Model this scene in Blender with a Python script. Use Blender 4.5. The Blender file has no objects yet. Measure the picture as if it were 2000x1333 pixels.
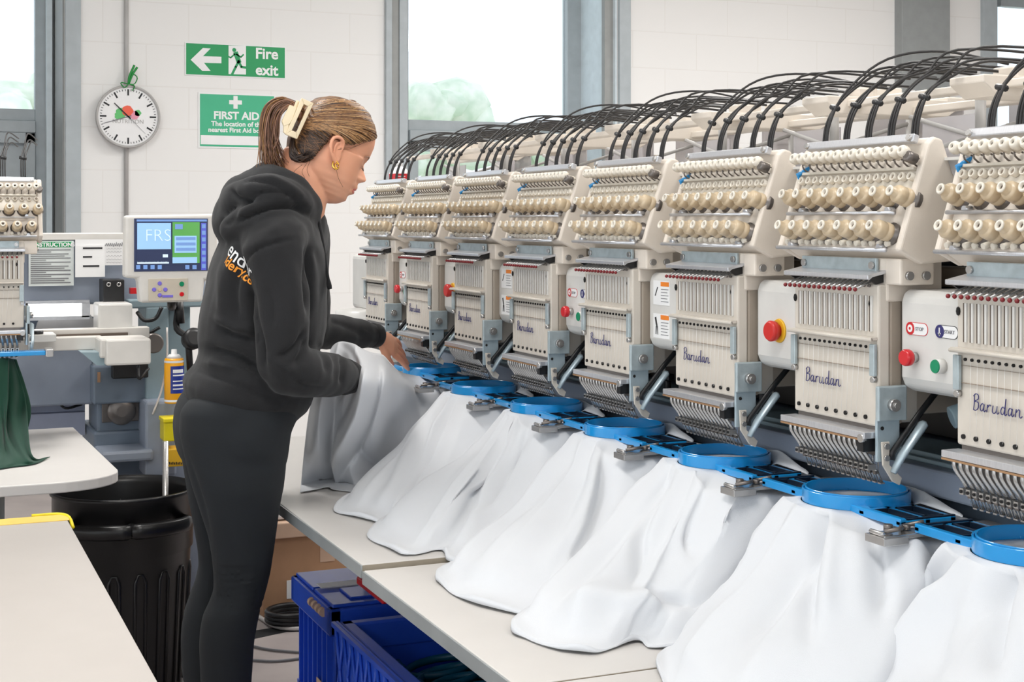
import bpy, bmesh, math, random
import numpy as np
from mathutils import Vector, Matrix, noise
from mathutils.bvhtree import BVHTree
C = bpy.context.scene.collection
R = math.radians
random.seed(7)

# ------------------------------------------------------------------ camera, world, light, exposure
F = 2800.0; CH = 1.30; YAW = R(23.06); HOR = 434.0
cam_d = bpy.data.cameras.new('camera'); cam = bpy.data.objects.new('camera', cam_d); C.objects.link(cam)
cam_d.sensor_width = 36; cam_d.lens = 36 * F / 2000; cam_d.shift_y = -(666.5 - HOR) / 2000
cam.location = (0, 0, CH); cam.rotation_euler = (R(90), 0, -YAW); cam_d.clip_start = .05
bpy.context.scene.camera = cam
vs = bpy.context.scene.view_settings
vs.view_transform = 'Standard'; vs.look = 'None'; vs.gamma = 1; vs.use_curve_mapping = False
vs.exposure = 0.0
w = bpy.data.worlds.new('sky'); bpy.context.scene.world = w; w.use_nodes = True
bg = w.node_tree.nodes['Background']; bg.inputs[0].default_value = (.86, .93, 1, 1); bg.inputs[1].default_value = 1.5
def area(name, loc, rot, sx, sy, power, col):
    l = bpy.data.lights.new(name, 'AREA'); l.shape = 'RECTANGLE'; l.size = sx; l.size_y = sy; l.energy = power; l.color = col
    o = bpy.data.objects.new(name, l); o.location = loc; o.rotation_euler = rot; C.objects.link(o); return o
# area lights stand in for daylight; windows behind and beside the camera are unseen
area('side_daylight_stand_in', (-2.45, .6, 1.75), (0, R(-90), 0), 2.2, 6.6, 36, (1, .985, .96))
area('rear_daylight_stand_in', (.6, -2.7, 1.9), (R(90), 0, 0), 5.4, 2.2, 26, (1, .99, .975))
CEIL_FILLS = [(0.2, 1.2), (0.2, 4.2), (2.3, .6), (2.6, 3.4), (3.2, 5.1), (5.2, 2.0), (5.4, 5.4)]
for (lx, ly) in CEIL_FILLS:
    area('ceiling_fill', (lx, ly, 3.22), (0, 0, 0), .58, 1.18, 46 if ly > 5 else (34 if ly > 3 else 18), (1, .99, .98))  # added unseen fill lamps, stronger towards the back wall

# ------------------------------------------------------------------ pixel helpers (2000x1333 frame to metres)
SY, CY = math.sin(YAW), math.cos(YAW)
def PY(x, y, Y):
    r = (x - 1000) / F; d = Y / (CY - SY * r)
    return Vector((d * (SY + CY * r), Y, CH - (y - HOR) * d / F))
def PX(x, y, X):
    r = (x - 1000) / F; d = X / (SY + CY * r)
    return Vector((X, d * (CY - SY * r), CH - (y - HOR) * d / F))
def PZ(x, y, Z):
    d = F * (CH - Z) / (y - HOR); r = (x - 1000) / F
    return Vector((d * (SY + CY * r), d * (CY - SY * r), Z))

# ------------------------------------------------------------------ materials
def lin(c):
    c = c / 255.0
    return c / 12.92 if c <= .04045 else ((c + .055) / 1.055) ** 2.4
_m = {}
def mat(name, rgb=None, rough=.5, metal=0, **k):
    if name in _m: return _m[name]
    m = bpy.data.materials.new(name); m.use_nodes = True; b = m.node_tree.nodes['Principled BSDF']
    col = (lin(rgb[0]), lin(rgb[1]), lin(rgb[2]), 1)
    b.inputs['Base Color'].default_value = col; b.inputs['Roughness'].default_value = rough; b.inputs['Metallic'].default_value = metal
    nt = m.node_tree; N = nt.nodes; L = nt.links
    if k.get('emit'):
        b.inputs['Emission Color'].default_value = col; b.inputs['Emission Strength'].default_value = k['emit']
    if k.get('trans'): b.inputs['Transmission Weight'].default_value = k['trans']
    if k.get('alpha'): b.inputs['Alpha'].default_value = k['alpha']
    if k.get('sheen'):
        b.inputs['Sheen Weight'].default_value = k['sheen']; b.inputs['Sheen Roughness'].default_value = .5
    if k.get('sss'):
        b.inputs['Subsurface Weight'].default_value = k['sss']; b.inputs['Subsurface Radius'].default_value = (.012, .005, .003)
        b.inputs['Subsurface Scale'].default_value = 1.0
    if k.get('coat'): b.inputs['Coat Weight'].default_value = k['coat']
    var = k.get('var', .06); sc = k.get('scale', 14)
    tc = N.new('ShaderNodeTexCoord'); mp = N.new('ShaderNodeMapping'); L.new(tc.outputs['Object'], mp.inputs[0])
    mp.inputs['Scale'].default_value = k.get('stretch', (1, 1, 1))
    nz = N.new('ShaderNodeTexNoise'); nz.inputs['Scale'].default_value = sc; nz.inputs['Detail'].default_value = 4
    L.new(mp.outputs[0], nz.inputs['Vector'])
    if var and not k.get('col2'):
        rp = N.new('ShaderNodeValToRGB'); L.new(nz.outputs[0], rp.inputs[0])
        rp.color_ramp.elements[0].position = .3; rp.color_ramp.elements[1].position = .7
        rp.color_ramp.elements[0].color = (col[0] * (1 - var), col[1] * (1 - var), col[2] * (1 - var), 1)
        rp.color_ramp.elements[1].color = (min(1, col[0] * (1 + var)), min(1, col[1] * (1 + var)), min(1, col[2] * (1 + var)), 1)
        L.new(rp.outputs[0], b.inputs['Base Color'])
    if k.get('col2'):
        rp = N.new('ShaderNodeValToRGB'); L.new(nz.outputs[0], rp.inputs[0]); c2 = k['col2']
        rp.color_ramp.elements[0].position = .35; rp.color_ramp.elements[1].position = .65
        rp.color_ramp.elements[0].color = col
        rp.color_ramp.elements[1].color = (lin(c2[0]), lin(c2[1]), lin(c2[2]), 1)
        L.new(rp.outputs[0], b.inputs['Base Color'])
    if k.get('bump'):
        n2 = N.new('ShaderNodeTexNoise'); n2.inputs['Scale'].default_value = k.get('bscale', 200); n2.inputs['Detail'].default_value = 3
        L.new(mp.outputs[0], n2.inputs['Vector'])
        bp = N.new('ShaderNodeBump'); bp.inputs['Strength'].default_value = k['bump']; bp.inputs['Distance'].default_value = k.get('bdist', .001)
        L.new(n2.outputs[0], bp.inputs['Height']); L.new(bp.outputs[0], b.inputs['Normal'])
    _m[name] = m; return m
def M(n): return _m[n]
mat('beige', (222, 212, 200), .42, bump=.15, bscale=500)
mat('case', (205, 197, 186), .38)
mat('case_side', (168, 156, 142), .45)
mat('cream', (200, 180, 150), .35, coat=.3)
mat('cream_small', (222, 214, 200), .35, coat=.3)
mat('box_white', (214, 212, 208), .35, coat=.2)
mat('alu', (205, 206, 210), .28, .6, stretch=(1, 8, 1), scale=60)
mat('galv', (172, 184, 188), .38, .35, scale=60, var=.12)
mat('galv_light', (176, 192, 200), .35, .4, scale=60)
mat('steel', (186, 184, 182), .25, .75)
mat('dark_steel', (118, 112, 108), .35, .6)
mat('brass_line', (178, 140, 104), .4, .5)
mat('hole', (18, 15, 14), .8)
mat('black_plastic', (24, 24, 26), .4)
mat('tube', (38, 36, 36), .45)
mat('lever_red', (120, 22, 28), .4)
mat('slot_dark', (96, 84, 74), .6)
mat('slot_line', (142, 128, 114), .5)
mat('ink_blue', (48, 46, 104), .5, var=0)
mat('ink_black', (30, 30, 34), .6, var=0)
mat('ink_grey', (120, 120, 124), .6, var=0)
mat('red', (200, 18, 30), .3, coat=.4)
mat('estop_red', (196, 40, 34), .4)
mat('yellow', (232, 180, 40), .5)
mat('green_btn', (0, 130, 88), .35)
mat('green_sign', (0, 148, 84), .45, var=.02)
mat('green_sign_pale', (60, 176, 132), .45, var=.02)
mat('white', (236, 236, 236), .5, var=.02)
mat('paper', (222, 228, 226), .7, var=.02)
mat('orange', (232, 130, 40), .5, var=.02)
mat('machine_pale', (182, 188, 208), .5)
mat('machine_blue', (148, 157, 172), .45, bump=.05)
mat('machine_blue_dark', (112, 125, 140), .45)
mat('machine_teal', (142, 162, 170), .4)
mat('navy', (34, 46, 62), .5)
mat('hoop_blue', (28, 146, 214), .22, coat=.5, var=.03)
mat('hoop_dark', (30, 46, 66), .3, .4)
mat('laminate', (206, 202, 198), .38, var=.015)
mat('laminate_left', (188, 181, 175), .36, var=.015)
mat('edge_metal', (166, 171, 172), .35, .3)
mat('edge_brown', (150, 140, 124), .6)
mat('shirt_white', (211, 213, 217), .85, sheen=.15, var=.01, bump=.25, bscale=900)
mat('hoodie', (26, 26, 28), .95, sheen=.08, bump=.5, bscale=700, var=.12)
mat('leggings', (17, 22, 27), .85, sheen=.02, bump=.3, bscale=1500, var=.08)
mat('skin', (232, 170, 138), .46, sss=.12, col2=(224, 156, 124), scale=9)
mat('lip', (206, 118, 106), .4)
mat('hair', (78, 50, 30), .42, col2=(176, 132, 88), scale=26, stretch=(1.2, 9, 9), bump=.7, bscale=90, bdist=.003)
mat('hair_pony', (104, 68, 46), .45, col2=(186, 146, 116), scale=24, stretch=(9, 9, 1), bump=.5, bscale=90, bdist=.002)
mat('hair_dark', (36, 22, 16), .5)
mat('hair_g', (74, 48, 28), .45, col2=(150, 108, 68), scale=40, stretch=(1, 10, 10), bump=.6, bscale=120, bdist=.002)
mat('clip', (232, 214, 180), .35, coat=.3)
mat('gold', (226, 178, 84), .2, 1)
mat('shoe', (30, 30, 32), .6)
mat('win_frame', (170, 178, 182), .4)
mat('win_reveal', (150, 152, 150), .5)
mat('win_daylit', (222, 234, 240), .4)  # reveal and edge colour lightened for the daylight falling on them
mat('column_grey', (146, 150, 150), .6)
mat('pipe', (176, 174, 172), .5)
mat('bin', (24, 24, 25), .33, bump=.1, bscale=300)
mat('crate', (40, 86, 208), .33, coat=.2)
mat('crate_deep', (12, 26, 92), .4)
mat('card', (176, 136, 104), .8, bump=.1)
mat('card_light', (204, 172, 148), .8)
mat('teal_hoop', (10, 84, 112), .35)
mat('green_cloth', (7, 56, 40), .9, sheen=.1, bump=.3, bscale=900)
mat('panel_grey', (214, 210, 204), .4)
mat('keypad', (196, 186, 170), .45)
mat('scr_blue', (116, 150, 206), .25, emit=.35, var=0)
mat('scr_light', (150, 190, 226), .25, emit=.45, var=0)
mat('scr_green', (92, 160, 84), .25, emit=.35, var=0)
mat('scr_dark', (58, 66, 96), .25, emit=.15, var=0)
mat('scr_purple', (92, 98, 200), .25, emit=.3, var=0)
mat('scr_white', (206, 222, 240), .25, emit=.5, var=0)
mat('purple', (118, 104, 206), .5)
mat('lamp', (255, 255, 255), .5, emit=3.0, var=0)
mat('fill_glow', (255, 250, 240), .5, emit=6.0, var=0)
mat('can_yellow', (240, 168, 20), .35)
mat('can_blue', (30, 50, 140), .35)
mat('yellow_bright', (226, 208, 20), .4)
mat('tape', (238, 200, 96), .5)
mat('tape_edge', (232, 210, 20), .5)
mat('ceiling', (232, 232, 230), .8)
mat('leafy_glare', (214, 228, 206), .8, col2=(248, 250, 236), scale=5)  # leaf colour bleached to imitate outdoor glare
mat('grass_out', (226, 232, 218), .9)
mat('fence_out', (196, 204, 210), .8)
mat('clear_plastic', (226, 222, 224), .15, trans=.5, var=0)
mat('black_cloth', (20, 20, 22), .9)
mat('cable_white', (206, 200, 196), .5)
mat('ribbon', (30, 140, 60), .6)
mat('fruit_red', (236, 96, 70), .5, var=0); mat('fruit_green', (96, 190, 110), .5, var=0); mat('fruit_pink', (226, 150, 170), .5, var=0)

def wall_mat():
    m = bpy.data.materials.new('painted_block'); m.use_nodes = True; N = m.node_tree.nodes; L = m.node_tree.links; b = N['Principled BSDF']
    tc = N.new('ShaderNodeTexCoord'); sp = N.new('ShaderNodeSeparateXYZ'); cb = N.new('ShaderNodeCombineXYZ')
    L.new(tc.outputs['Object'], sp.inputs[0]); ad = N.new('ShaderNodeMath'); ad.operation = 'ADD'
    L.new(sp.outputs[0], ad.inputs[0]); L.new(sp.outputs[1], ad.inputs[1]); L.new(ad.outputs[0], cb.inputs[0]); L.new(sp.outputs[2], cb.inputs[1])
    br = N.new('ShaderNodeTexBrick'); br.inputs['Scale'].default_value = 1; br.inputs['Brick Width'].default_value = .45; br.inputs['Row Height'].default_value = .225
    br.inputs['Mortar Size'].default_value = .004; br.inputs['Mortar Smooth'].default_value = .6
    c = (lin(234), lin(233), lin(231), 1); c2 = (lin(228), lin(226), lin(223), 1)
    br.inputs['Color1'].default_value = c; br.inputs['Color2'].default_value = c; br.inputs['Mortar'].default_value = c2
    L.new(cb.outputs[0], br.inputs['Vector']); L.new(br.outputs['Color'], b.inputs['Base Color'])
    bp = N.new('ShaderNodeBump'); bp.inputs['Strength'].default_value = .12; bp.inputs['Distance'].default_value = .003; bp.invert = True
    L.new(br.outputs['Fac'], bp.inputs['Height']); L.new(bp.outputs[0], b.inputs['Normal']); b.inputs['Roughness'].default_value = .6
    return m
_m['wall'] = wall_mat()
mat('floor', (176, 166, 162), .6, col2=(158, 148, 146), scale=3, bump=.1, bscale=60)
def glass_mat():
    m = bpy.data.materials.new('window_glass'); m.use_nodes = True; N = m.node_tree.nodes; L = m.node_tree.links; N.clear()
    o = N.new('ShaderNodeOutputMaterial'); mx = N.new('ShaderNodeMixShader'); t = N.new('ShaderNodeBsdfTransparent'); g = N.new('ShaderNodeBsdfGlossy')
    g.inputs['Roughness'].default_value = .02; mx.inputs[0].default_value = .06; t.inputs[0].default_value = (.97, .99, 1, 1)
    L.new(t.outputs[0], mx.inputs[1]); L.new(g.outputs[0], mx.inputs[2]); L.new(mx.outputs[0], o.inputs[0]); return m
_m['glass'] = glass_mat()

# ------------------------------------------------------------------ mesh helpers
class MB:
    def __init__(s): s.v = []; s.f = []; s.sm = []; s.mi = []; s.mats = []
    def _add(s, vs_, fs, smooth, m=None):
        o = len(s.v); s.v += [tuple(v) for v in vs_]
        if m not in s.mats: s.mats.append(m)
        i = s.mats.index(m)
        for f in fs: s.f.append([o + k for k in f]); s.sm.append(smooth); s.mi.append(i)
        return s
    def box(s, c, d, rot=None, m=None):
        x, y, z = d[0] / 2, d[1] / 2, d[2] / 2
        P = [Vector((a * x, b * y, e * z)) for a in (-1, 1) for b in (-1, 1) for e in (-1, 1)]
        if rot is not None: P = [rot @ p for p in P]
        P = [p + Vector(c) for p in P]
        return s._add(P, [(0, 1, 3, 2), (4, 6, 7, 5), (0, 4, 5, 1), (2, 3, 7, 6), (0, 2, 6, 4), (1, 5, 7, 3)], False, m)
    def bb(s, x0, x1, y0, y1, z0, z1, m=None):
        return s.box(((x0 + x1) / 2, (y0 + y1) / 2, (z0 + z1) / 2), (abs(x1 - x0), abs(y1 - y0), abs(z1 - z0)), None, m)
    def cyl(s, a, b, r, r2=None, n=16, m=None, caps=True):
        a = Vector(a); b = Vector(b); r2 = r if r2 is None else r2
        return s.lathe(a, b - a, [(0, r), (1, r2)], n, m, caps, rel=True, smooth=True)
    def lathe(s, o, ax, prof, n=20, m=None, caps=True, rel=False, smooth=True):
        o = Vector(o); ax = Vector(ax); L_ = ax.length if rel else 1; ax = ax.normalized()
        q = ax.to_track_quat('Z', 'Y'); P = []; Fs = []
        for (h, r) in prof:
            for k in range(n):
                t = 2 * math.pi * k / n; P.append(o + q @ Vector((r * math.cos(t), r * math.sin(t), h * L_)))
        for j in range(len(prof) - 1):
            for k in range(n):
                k2 = (k + 1) % n; Fs.append((j * n + k, j * n + k2, (j + 1) * n + k2, (j + 1) * n + k))
        s._add(P, Fs, smooth, m)
        if caps:
            o2 = len(s.v) - len(P); mi = s.mi[-1]
            for ring, rev in ((0, True), (len(prof) - 1, False)):
                f = [o2 + ring * n + k for k in range(n)]
                if rev: f.reverse()
                s.f.append(f); s.sm.append(False); s.mi.append(mi)
        return s
    def tube(s, pts, r, n=8, m=None, caps=True, radii=None, flat=None):
        pts = [Vector(p) for p in pts]; P = []; Fs = []; up = None
        for i, p in enumerate(pts):
            t = (pts[min(i + 1, len(pts) - 1)] - pts[max(i - 1, 0)]).normalized()
            if up is None:
                up = Vector((0, 0, 1)) if abs(t.z) < .9 else Vector((0, 1, 0))
            sd = t.cross(up)
            if sd.length < 1e-5: sd = t.cross(Vector((1, 0, 0)))
            sd.normalize(); up = sd.cross(t).normalized(); rr = radii[i] if radii else r
            fl = flat if flat else 1
            for k in range(n):
                a = 2 * math.pi * k / n; P.append(p + sd * (rr * math.cos(a)) + up * (rr * fl * math.sin(a)))
        for i in range(len(pts) - 1):
            for k in range(n):
                k2 = (k + 1) % n; Fs.append((i * n + k, i * n + k2, (i + 1) * n + k2, (i + 1) * n + k))
        if caps: Fs.append(list(range(n))[::-1]); Fs.append([(len(pts) - 1) * n + k for k in range(n)])
        return s._add(P, Fs, True, m)
    def prism(s, poly, o, u, v, depth, m=None, smooth=False):
        """poly (a,b) in plane o + a*u + b*v, extruded along u x v by depth"""
        o = Vector(o); u = Vector(u); v = Vector(v); w_ = u.cross(v).normalized() * depth; n = len(poly)
        A = [o + u * a + v * b for a, b in poly]; B = [p + w_ for p in A]
        fs = [list(range(n))[::-1], [n + k for k in range(n)]] + [(k, (k + 1) % n, n + (k + 1) % n, n + k) for k in range(n)]
        return s._add(A + B, fs, smooth, m)
    def sphere(s, c, r, n=16, m=None, rot=None):
        c = Vector(c); r = (r, r, r) if not hasattr(r, '__len__') else r; P = []; Fs = []; h = n // 2
        for j in range(h + 1):
            t = math.pi * j / h
            for k in range(n):
                a = 2 * math.pi * k / n
                p = Vector((r[0] * math.sin(t) * math.cos(a), r[1] * math.sin(t) * math.sin(a), r[2] * math.cos(t)))
                if rot is not None: p = rot @ p
                P.append(c + p)
        for j in range(h):
            for k in range(n):
                k2 = (k + 1) % n; Fs.append((j * n + k, (j + 1) * n + k, (j + 1) * n + k2, j * n + k2))
        return s._add(P, Fs, True, m)
    def grid(s, pts, m=None, close=False):
        nr = len(pts); nc = len(pts[0]); P = [p for r_ in pts for p in r_]; Fs = []
        for i in range(nr - 1):
            for j in range(nc - (0 if close else 1)):
                j2 = (j + 1) % nc; Fs.append((i * nc + j, i * nc + j2, (i + 1) * nc + j2, (i + 1) * nc + j))
        return s._add(P, Fs, True, m)
    def mesh(s, mt=None, org=(0, 0, 0)):
        me = bpy.data.meshes.new('m'); o = Vector(org)
        me.from_pydata([tuple(Vector(v) - o) for v in s.v], [], s.f); me.polygons.foreach_set('use_smooth', s.sm)
        ms = [x if x is not None else mt for x in (s.mats or [None])]
        for x in ms: me.materials.append(M(x) if isinstance(x, str) else (x or M('white')))
        me.polygons.foreach_set('material_index', s.mi); me.update(); return me
    def build(s, name, mt=None, parent=None, org=None, bevel=0, seg=2, solid=0, sub=0):
        if parent is not None and org is None: org = abs_loc(parent)
        org = org or (0, 0, 0)
        me = s.mesh(mt, org); me.name = name
        return link(name, me, parent, org, bevel, seg, solid, sub)
def abs_loc(o):
    l = Vector(o.location)
    while o.parent: o = o.parent; l += Vector(o.location)
    return l
def link(name, me, parent=None, org=(0, 0, 0), bevel=0, seg=2, solid=0, sub=0):
    o = bpy.data.objects.new(name, me); C.objects.link(o)
    if parent is not None: o.parent = parent
    else: o.location = org
    if solid: md = o.modifiers.new('s', 'SOLIDIFY'); md.thickness = solid; md.offset = 0
    if sub: md = o.modifiers.new('u', 'SUBSURF'); md.levels = sub; md.render_levels = sub
    if bevel: md = o.modifiers.new('b', 'BEVEL'); md.width = bevel; md.segments = seg; md.limit_method = 'ANGLE'; md.angle_limit = R(40)
    return o
def tag(o, label=None, cat=None, group=None, kind=None):
    if label: o['label'] = label
    if cat: o['category'] = cat
    if group: o['group'] = group
    if kind: o['kind'] = kind
    return o
def thing(name, label, cat, loc=(0, 0, 0), group=None):
    o = bpy.data.objects.new(name, None); o.location = loc; C.objects.link(o); o.empty_display_size = .05
    return tag(o, label, cat, group)
def struct(mb, name, m, **k): return tag(mb.build(name, m, **k), kind='structure')
KIDS = {}
def kids(o): return [c for c in C.objects if c.parent == o]
def copy_tree(o):
    ch = {}
    for c in C.objects:
        if c.parent: ch.setdefault(c.parent.name, []).append(c)
    def rec(a, par):
        b = a.copy(); C.objects.link(b)
        if par is not None: b.parent = par
        for c in ch.get(a.name, []): rec(c, b)
        return b
    return rec(o, None)
def text_mesh(s, size, thick=.0004, align='CENTER', font_shear=0, bold=0):
    cu = bpy.data.curves.new('t', 'FONT'); cu.body = s; cu.size = size; cu.extrude = thick; cu.align_x = align; cu.align_y = 'CENTER'; cu.shear = font_shear; cu.offset = bold
    cu.resolution_u = 3
    o = bpy.data.objects.new('t', cu); C.objects.link(o); dg = bpy.context.evaluated_depsgraph_get(); me = bpy.data.meshes.new_from_object(o.evaluated_get(dg))
    C.objects.unlink(o); bpy.data.objects.remove(o); return me
def text(s, size, o, u, v, name, m, parent, align='CENTER', shear=0, bold=0, thick=.0004):
    me = text_mesh(s, size, thick, align, shear, bold); u = Vector(u).normalized(); v = Vector(v).normalized(); w_ = u.cross(v)
    Mx = Matrix((u, v, w_)).transposed().to_4x4(); Mx.translation = Vector(o) - (abs_loc(parent) if parent else Vector())
    me.transform(Mx); me.materials.clear(); me.materials.append(M(m)); me.name = name
    return link(name, me, parent, (0, 0, 0))
def catmull(P, n):
    P = [Vector(p) for p in P]; Q = [P[0] * 2 - P[1]] + P + [P[-1] * 2 - P[-2]]; out = []; m = len(P) - 1
    for i in range(n):
        t = i / (n - 1) * m; k = min(int(t), m - 1); t -= k; a, b, c, d = Q[k:k + 4]
        out.append(.5 * ((2 * b) + (c - a) * t + (2 * a - 5 * b + 4 * c - d) * t * t + (3 * b - a - 3 * c + d) * t ** 3))
    return out
NX = Vector((0, -1, 0)); UP = Vector((0, 0, 1)); EX = Vector((1, 0, 0))

# ================================================================== ROOM
WY = 7.8; WD = 8.3
def WX(x, Y=WY): return PY(x, HOR, Y).x
xa0, xa1 = -1.4, WX(126); xb0, xb1 = WX(752) + .13, WX(1205); xc0, xc1 = WX(1942), 8.2
ZC = 3.3
b = MB(); b.bb(-2.6, xa0, WY, 8.42, 0, ZC); b.bb(xa1, xb0, WY, 8.42, 0, ZC); b.bb(xb1, xc0, WY, 8.42, 0, ZC); b.bb(xc1, 9.4, WY, 8.42, 0, ZC)
for (p, q) in ((xa0, xa1), (xb0, xb1), (xc0, xc1)): b.bb(p, q, WY, 8.42, 3.1, ZC)
struct(b, 'wall_back', 'wall')
struct(MB().bb(-2.6, 9.4, -3, 8.42, -.1, 0), 'floor', 'floor')
struct(MB().bb(-2.6, 9.4, -3, 8.42, ZC, ZC + .1), 'ceiling', 'ceiling')
struct(MB().bb(9.3, 9.4, -3, 8.42, 0, ZC), 'wall_right', 'wall')
b = MB(); b.bb(-2.6, -2.5, -3, 8.42, 0, .65); b.bb(-2.6, -2.5, -3, 8.42, 2.85, ZC); b.bb(-2.6, -2.5, -3, -2.75, .65, 2.85); b.bb(-2.6, -2.5, 3.95, 8.42, .65, 2.85)
struct(b, 'wall_left', 'wall')
b = MB(); b.bb(-2.6, 9.4, -3, -2.9, 0, .8); b.bb(-2.6, 9.4, -3, -2.9, 3.0, ZC); b.bb(-2.6, -1.2, -3, -2.9, .8, 3); b.bb(4.8, 9.4, -3, -2.9, .8, 3)
struct(b, 'wall_front', 'wall')
for (lx, ly) in CEIL_FILLS:
    struct(MB().bb(lx - .3, lx + .3, ly - .6, ly + .6, 3.26, 3.3), 'ceiling_fill_panel', 'fill_glow')  # glowing panels added out of view to go with the fill lamps
# glazing: side, rear
win = tag(MB().bb(-2.56, -2.54, -2.75, 3.95, .65, 2.85).build('window_4', 'glass'), kind='structure')
fr = MB()
for y in (-2.75, -1.08, .6, 2.28, 3.95): fr.bb(-2.58, -2.5, y - .03, y + .03, .65, 2.85)
for z in (.65, 2.85): fr.bb(-2.58, -2.5, -2.75, 3.95, z - .03, z + .03)
fr.build('window_frame', 'win_frame', win, bevel=.004)
win = tag(MB().bb(-1.2, 4.8, -2.96, -2.94, .8, 3).build('window_5', 'glass'), kind='structure')
fr = MB()
for x in (-1.2, .8, 2.8, 4.8): fr.bb(x - .03, x + .03, -2.98, -2.9, .8, 3)
for z in (.8, 3): fr.bb(-1.2, 4.8, -2.98, -2.9, z - .03, z + .03)
fr.build('window_frame', 'win_frame', win, bevel=.004)

def wall_window(nm, x0, x1, gx0, gx1, gz, px_off=0, low=None):
    """x0..x1 opening in the wall, gx0..gx1 glass, gz bottom of the big pane"""
    win = tag(MB().bb(gx0, gx1, WD + .02, WD + .03, gz, 3.1).build(nm, 'glass'), kind='structure')
    f = MB(); f.bb(x0, gx0, WD - .02, WD + .06, 0, 3.1); f.bb(gx1, x1 + .02, WD - .02, WD + .06, 0, 3.1); f.bb(gx0, gx1, WD - .02, WD + .06, gz - .065, gz); f.bb(gx0, gx1, WD - .05, WD + .06, gz - .13, gz - .065)
    f.bb(gx0, gx0 + .055, WD - .045, WD + .05, 0, gz - .13); f.bb(gx1 - .055, gx1, WD - .045, WD + .05, 0, gz - .13); f.bb(gx0, gx1, WD - .045, WD + .05, gz - .19, gz - .13); f.bb(gx0, gx1, WD - .045, WD + .05, 0, .25)
    f.build('window_frame', 'win_frame', win, bevel=.004)
    MB().bb(gx0 + .055, gx1 - .055, WD, WD + .01, .25, gz - .19).build('pane', low or 'glass', win)
    return win
def jamb(px0, px1, win, m='win_frame', d=.03):
    MB().bb(WX(px0), WX(px1), WY - d, WY + .02, 0, 3.1).build('jamb', m, win, bevel=.003)
zg = PY(900, 237, WD).z
gA1 = WX(68, WD); gB0, gB1 = WX(796, WD), WX(1106, WD)
w1 = wall_window('window_1', xa0, xa1, xa0 + .1, gA1, PY(30, 213, WD).z, low='win_frame'); jamb(127, 157, w1)
MB().bb(xa1 - .01, xa1 + .002, WY + .001, WD - .02, 0, 3.1).build('reveal', 'win_reveal', w1)
b = MB(); b.bb(WX(90, WD - .06), WX(101, WD - .06), WD - .09, WD - .03, 0, 3.1); b.build('daylit_edge', 'win_daylit', w1)
w2 = wall_window('window_2', WX(752, WD), xb1, gB0, gB1, zg); jamb(751, 763, w2, 'win_frame'); jamb(763, 778, w2, 'win_reveal', .012); jamb(778, 794, w2, 'win_frame', .022); jamb(1206, 1228, w2)
MB().bb(xb1 - .012, xb1 + .005, WY + .001, WD - .02, 0, 3.1).build('reveal', 'win_daylit', w2)
MB().bb(WX(1178, WY + .05), WX(1203, WY + .05), WY + .03, WY + .07, 0, 3.1).build('trim_strip', 'win_reveal', w2)
w3 = wall_window('window_3', xc0, xc1, WX(1945, WD), 8.0, zg); jamb(1915, 1942, w3)
b = MB(); b.bb(WX(1944, WD), 8.2, WD - .06, WD, PY(1950, 14, WD).z, PY(1950, -8, WD).z); b.build('transom', 'win_frame', w3)
struct(MB().bb(WX(1762, 7.72), WX(1856, 7.72), 7.72, 7.8, 0, ZC), 'trim_1', 'column_grey', bevel=.004)
# outside; the blown-out look is partly painted into the pale colours
struct(MB().bb(-16, 24, 8.2, 40, -.2, -.1), 'ground_outside', 'grass_out')
b = MB()
for k in range(240):
    x = random.uniform(-.5, 9); z = random.uniform(.2, 2.45) ; b.sphere((x, 16 + random.uniform(-.5, .5), z + .35 * math.sin(x * 1.4)), (random.uniform(.15, .5), .3, random.uniform(.12, .4)), 8)
tag(b.build('hedge', 'leafy_glare', org=(4, 16, 0)), 'hedge painted washed-out pale, outside the middle window', 'hedge', kind='stuff')
b = MB()
for k in range(60): b.bb(-3.5 + k * .08, -3.5 + k * .08 + .055, 11.0, 11.03, -.1, 2.02)
b.bb(-3.5, 1.3, 11.03, 11.06, .3, .4); b.bb(-3.5, 1.3, 11.03, 11.06, 1.6, 1.7)
tag(b.build('garden_fence', 'fence_out', org=(-1, 11, 0)), 'pale upright board fence outside the window next to the clock', 'fence')

# wall fittings: conduit, clock, signs
b = MB(); b.cyl((WX(246), WY - .012, 1.1), (WX(246), WY - .012, ZC), .0115, n=12)
tag(b.build('conduit', 'pipe', org=(WX(246), WY, 1.2)), 'thin grey conduit running up the wall behind the clock', 'pipe')
cc = PY(250, 228, WY - .05); cr = 61.5 / F * (cc.x * SY + cc.y * CY)
clk = thing('wall_clock', 'round white wall clock with black hour marks and a thin silver rim', 'clock', cc)
b = MB(); b.lathe(cc + Vector((0, .048, 0)), (0, -1, 0), [(0, cr * .97), (.05, cr), (.062, cr), (.066, cr * .965), (.058, cr * .925)], 64, None, False); b.build('rim', 'pipe', clk)
b = MB(); b.lathe(cc + Vector((0, .0, 0)), (0, -1, 0), [(0, cr * .94), (.006, cr * .94)], 64); b.build('dial', 'white', clk)
yk = cc.y - .0065
def flat(b, poly, y, th=.0008): b.prism(poly, (cc.x, y, cc.z), EX, UP, th)
b = MB()
for k in range(60):
    a = 2 * math.pi * k / 60; big = k % 5 == 0
    r0, r1, wd = (.67, .87, .026) if big else (.81, .87, .009)
    s_, c_ = math.sin(a), math.cos(a)
    P = [((r0 if i in (0, 1) else r1) * cr * s_ + (wd if i in (1, 2) else -wd) * cr * c_, (r0 if i in (0, 1) else r1) * cr * c_ - (wd if i in (1, 2) else -wd) * cr * s_) for i in range(4)]
    b.prism(P, (cc.x, yk, cc.z), EX, UP, .0008)
b.build('hour_marks', 'ink_black', clk)
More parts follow.
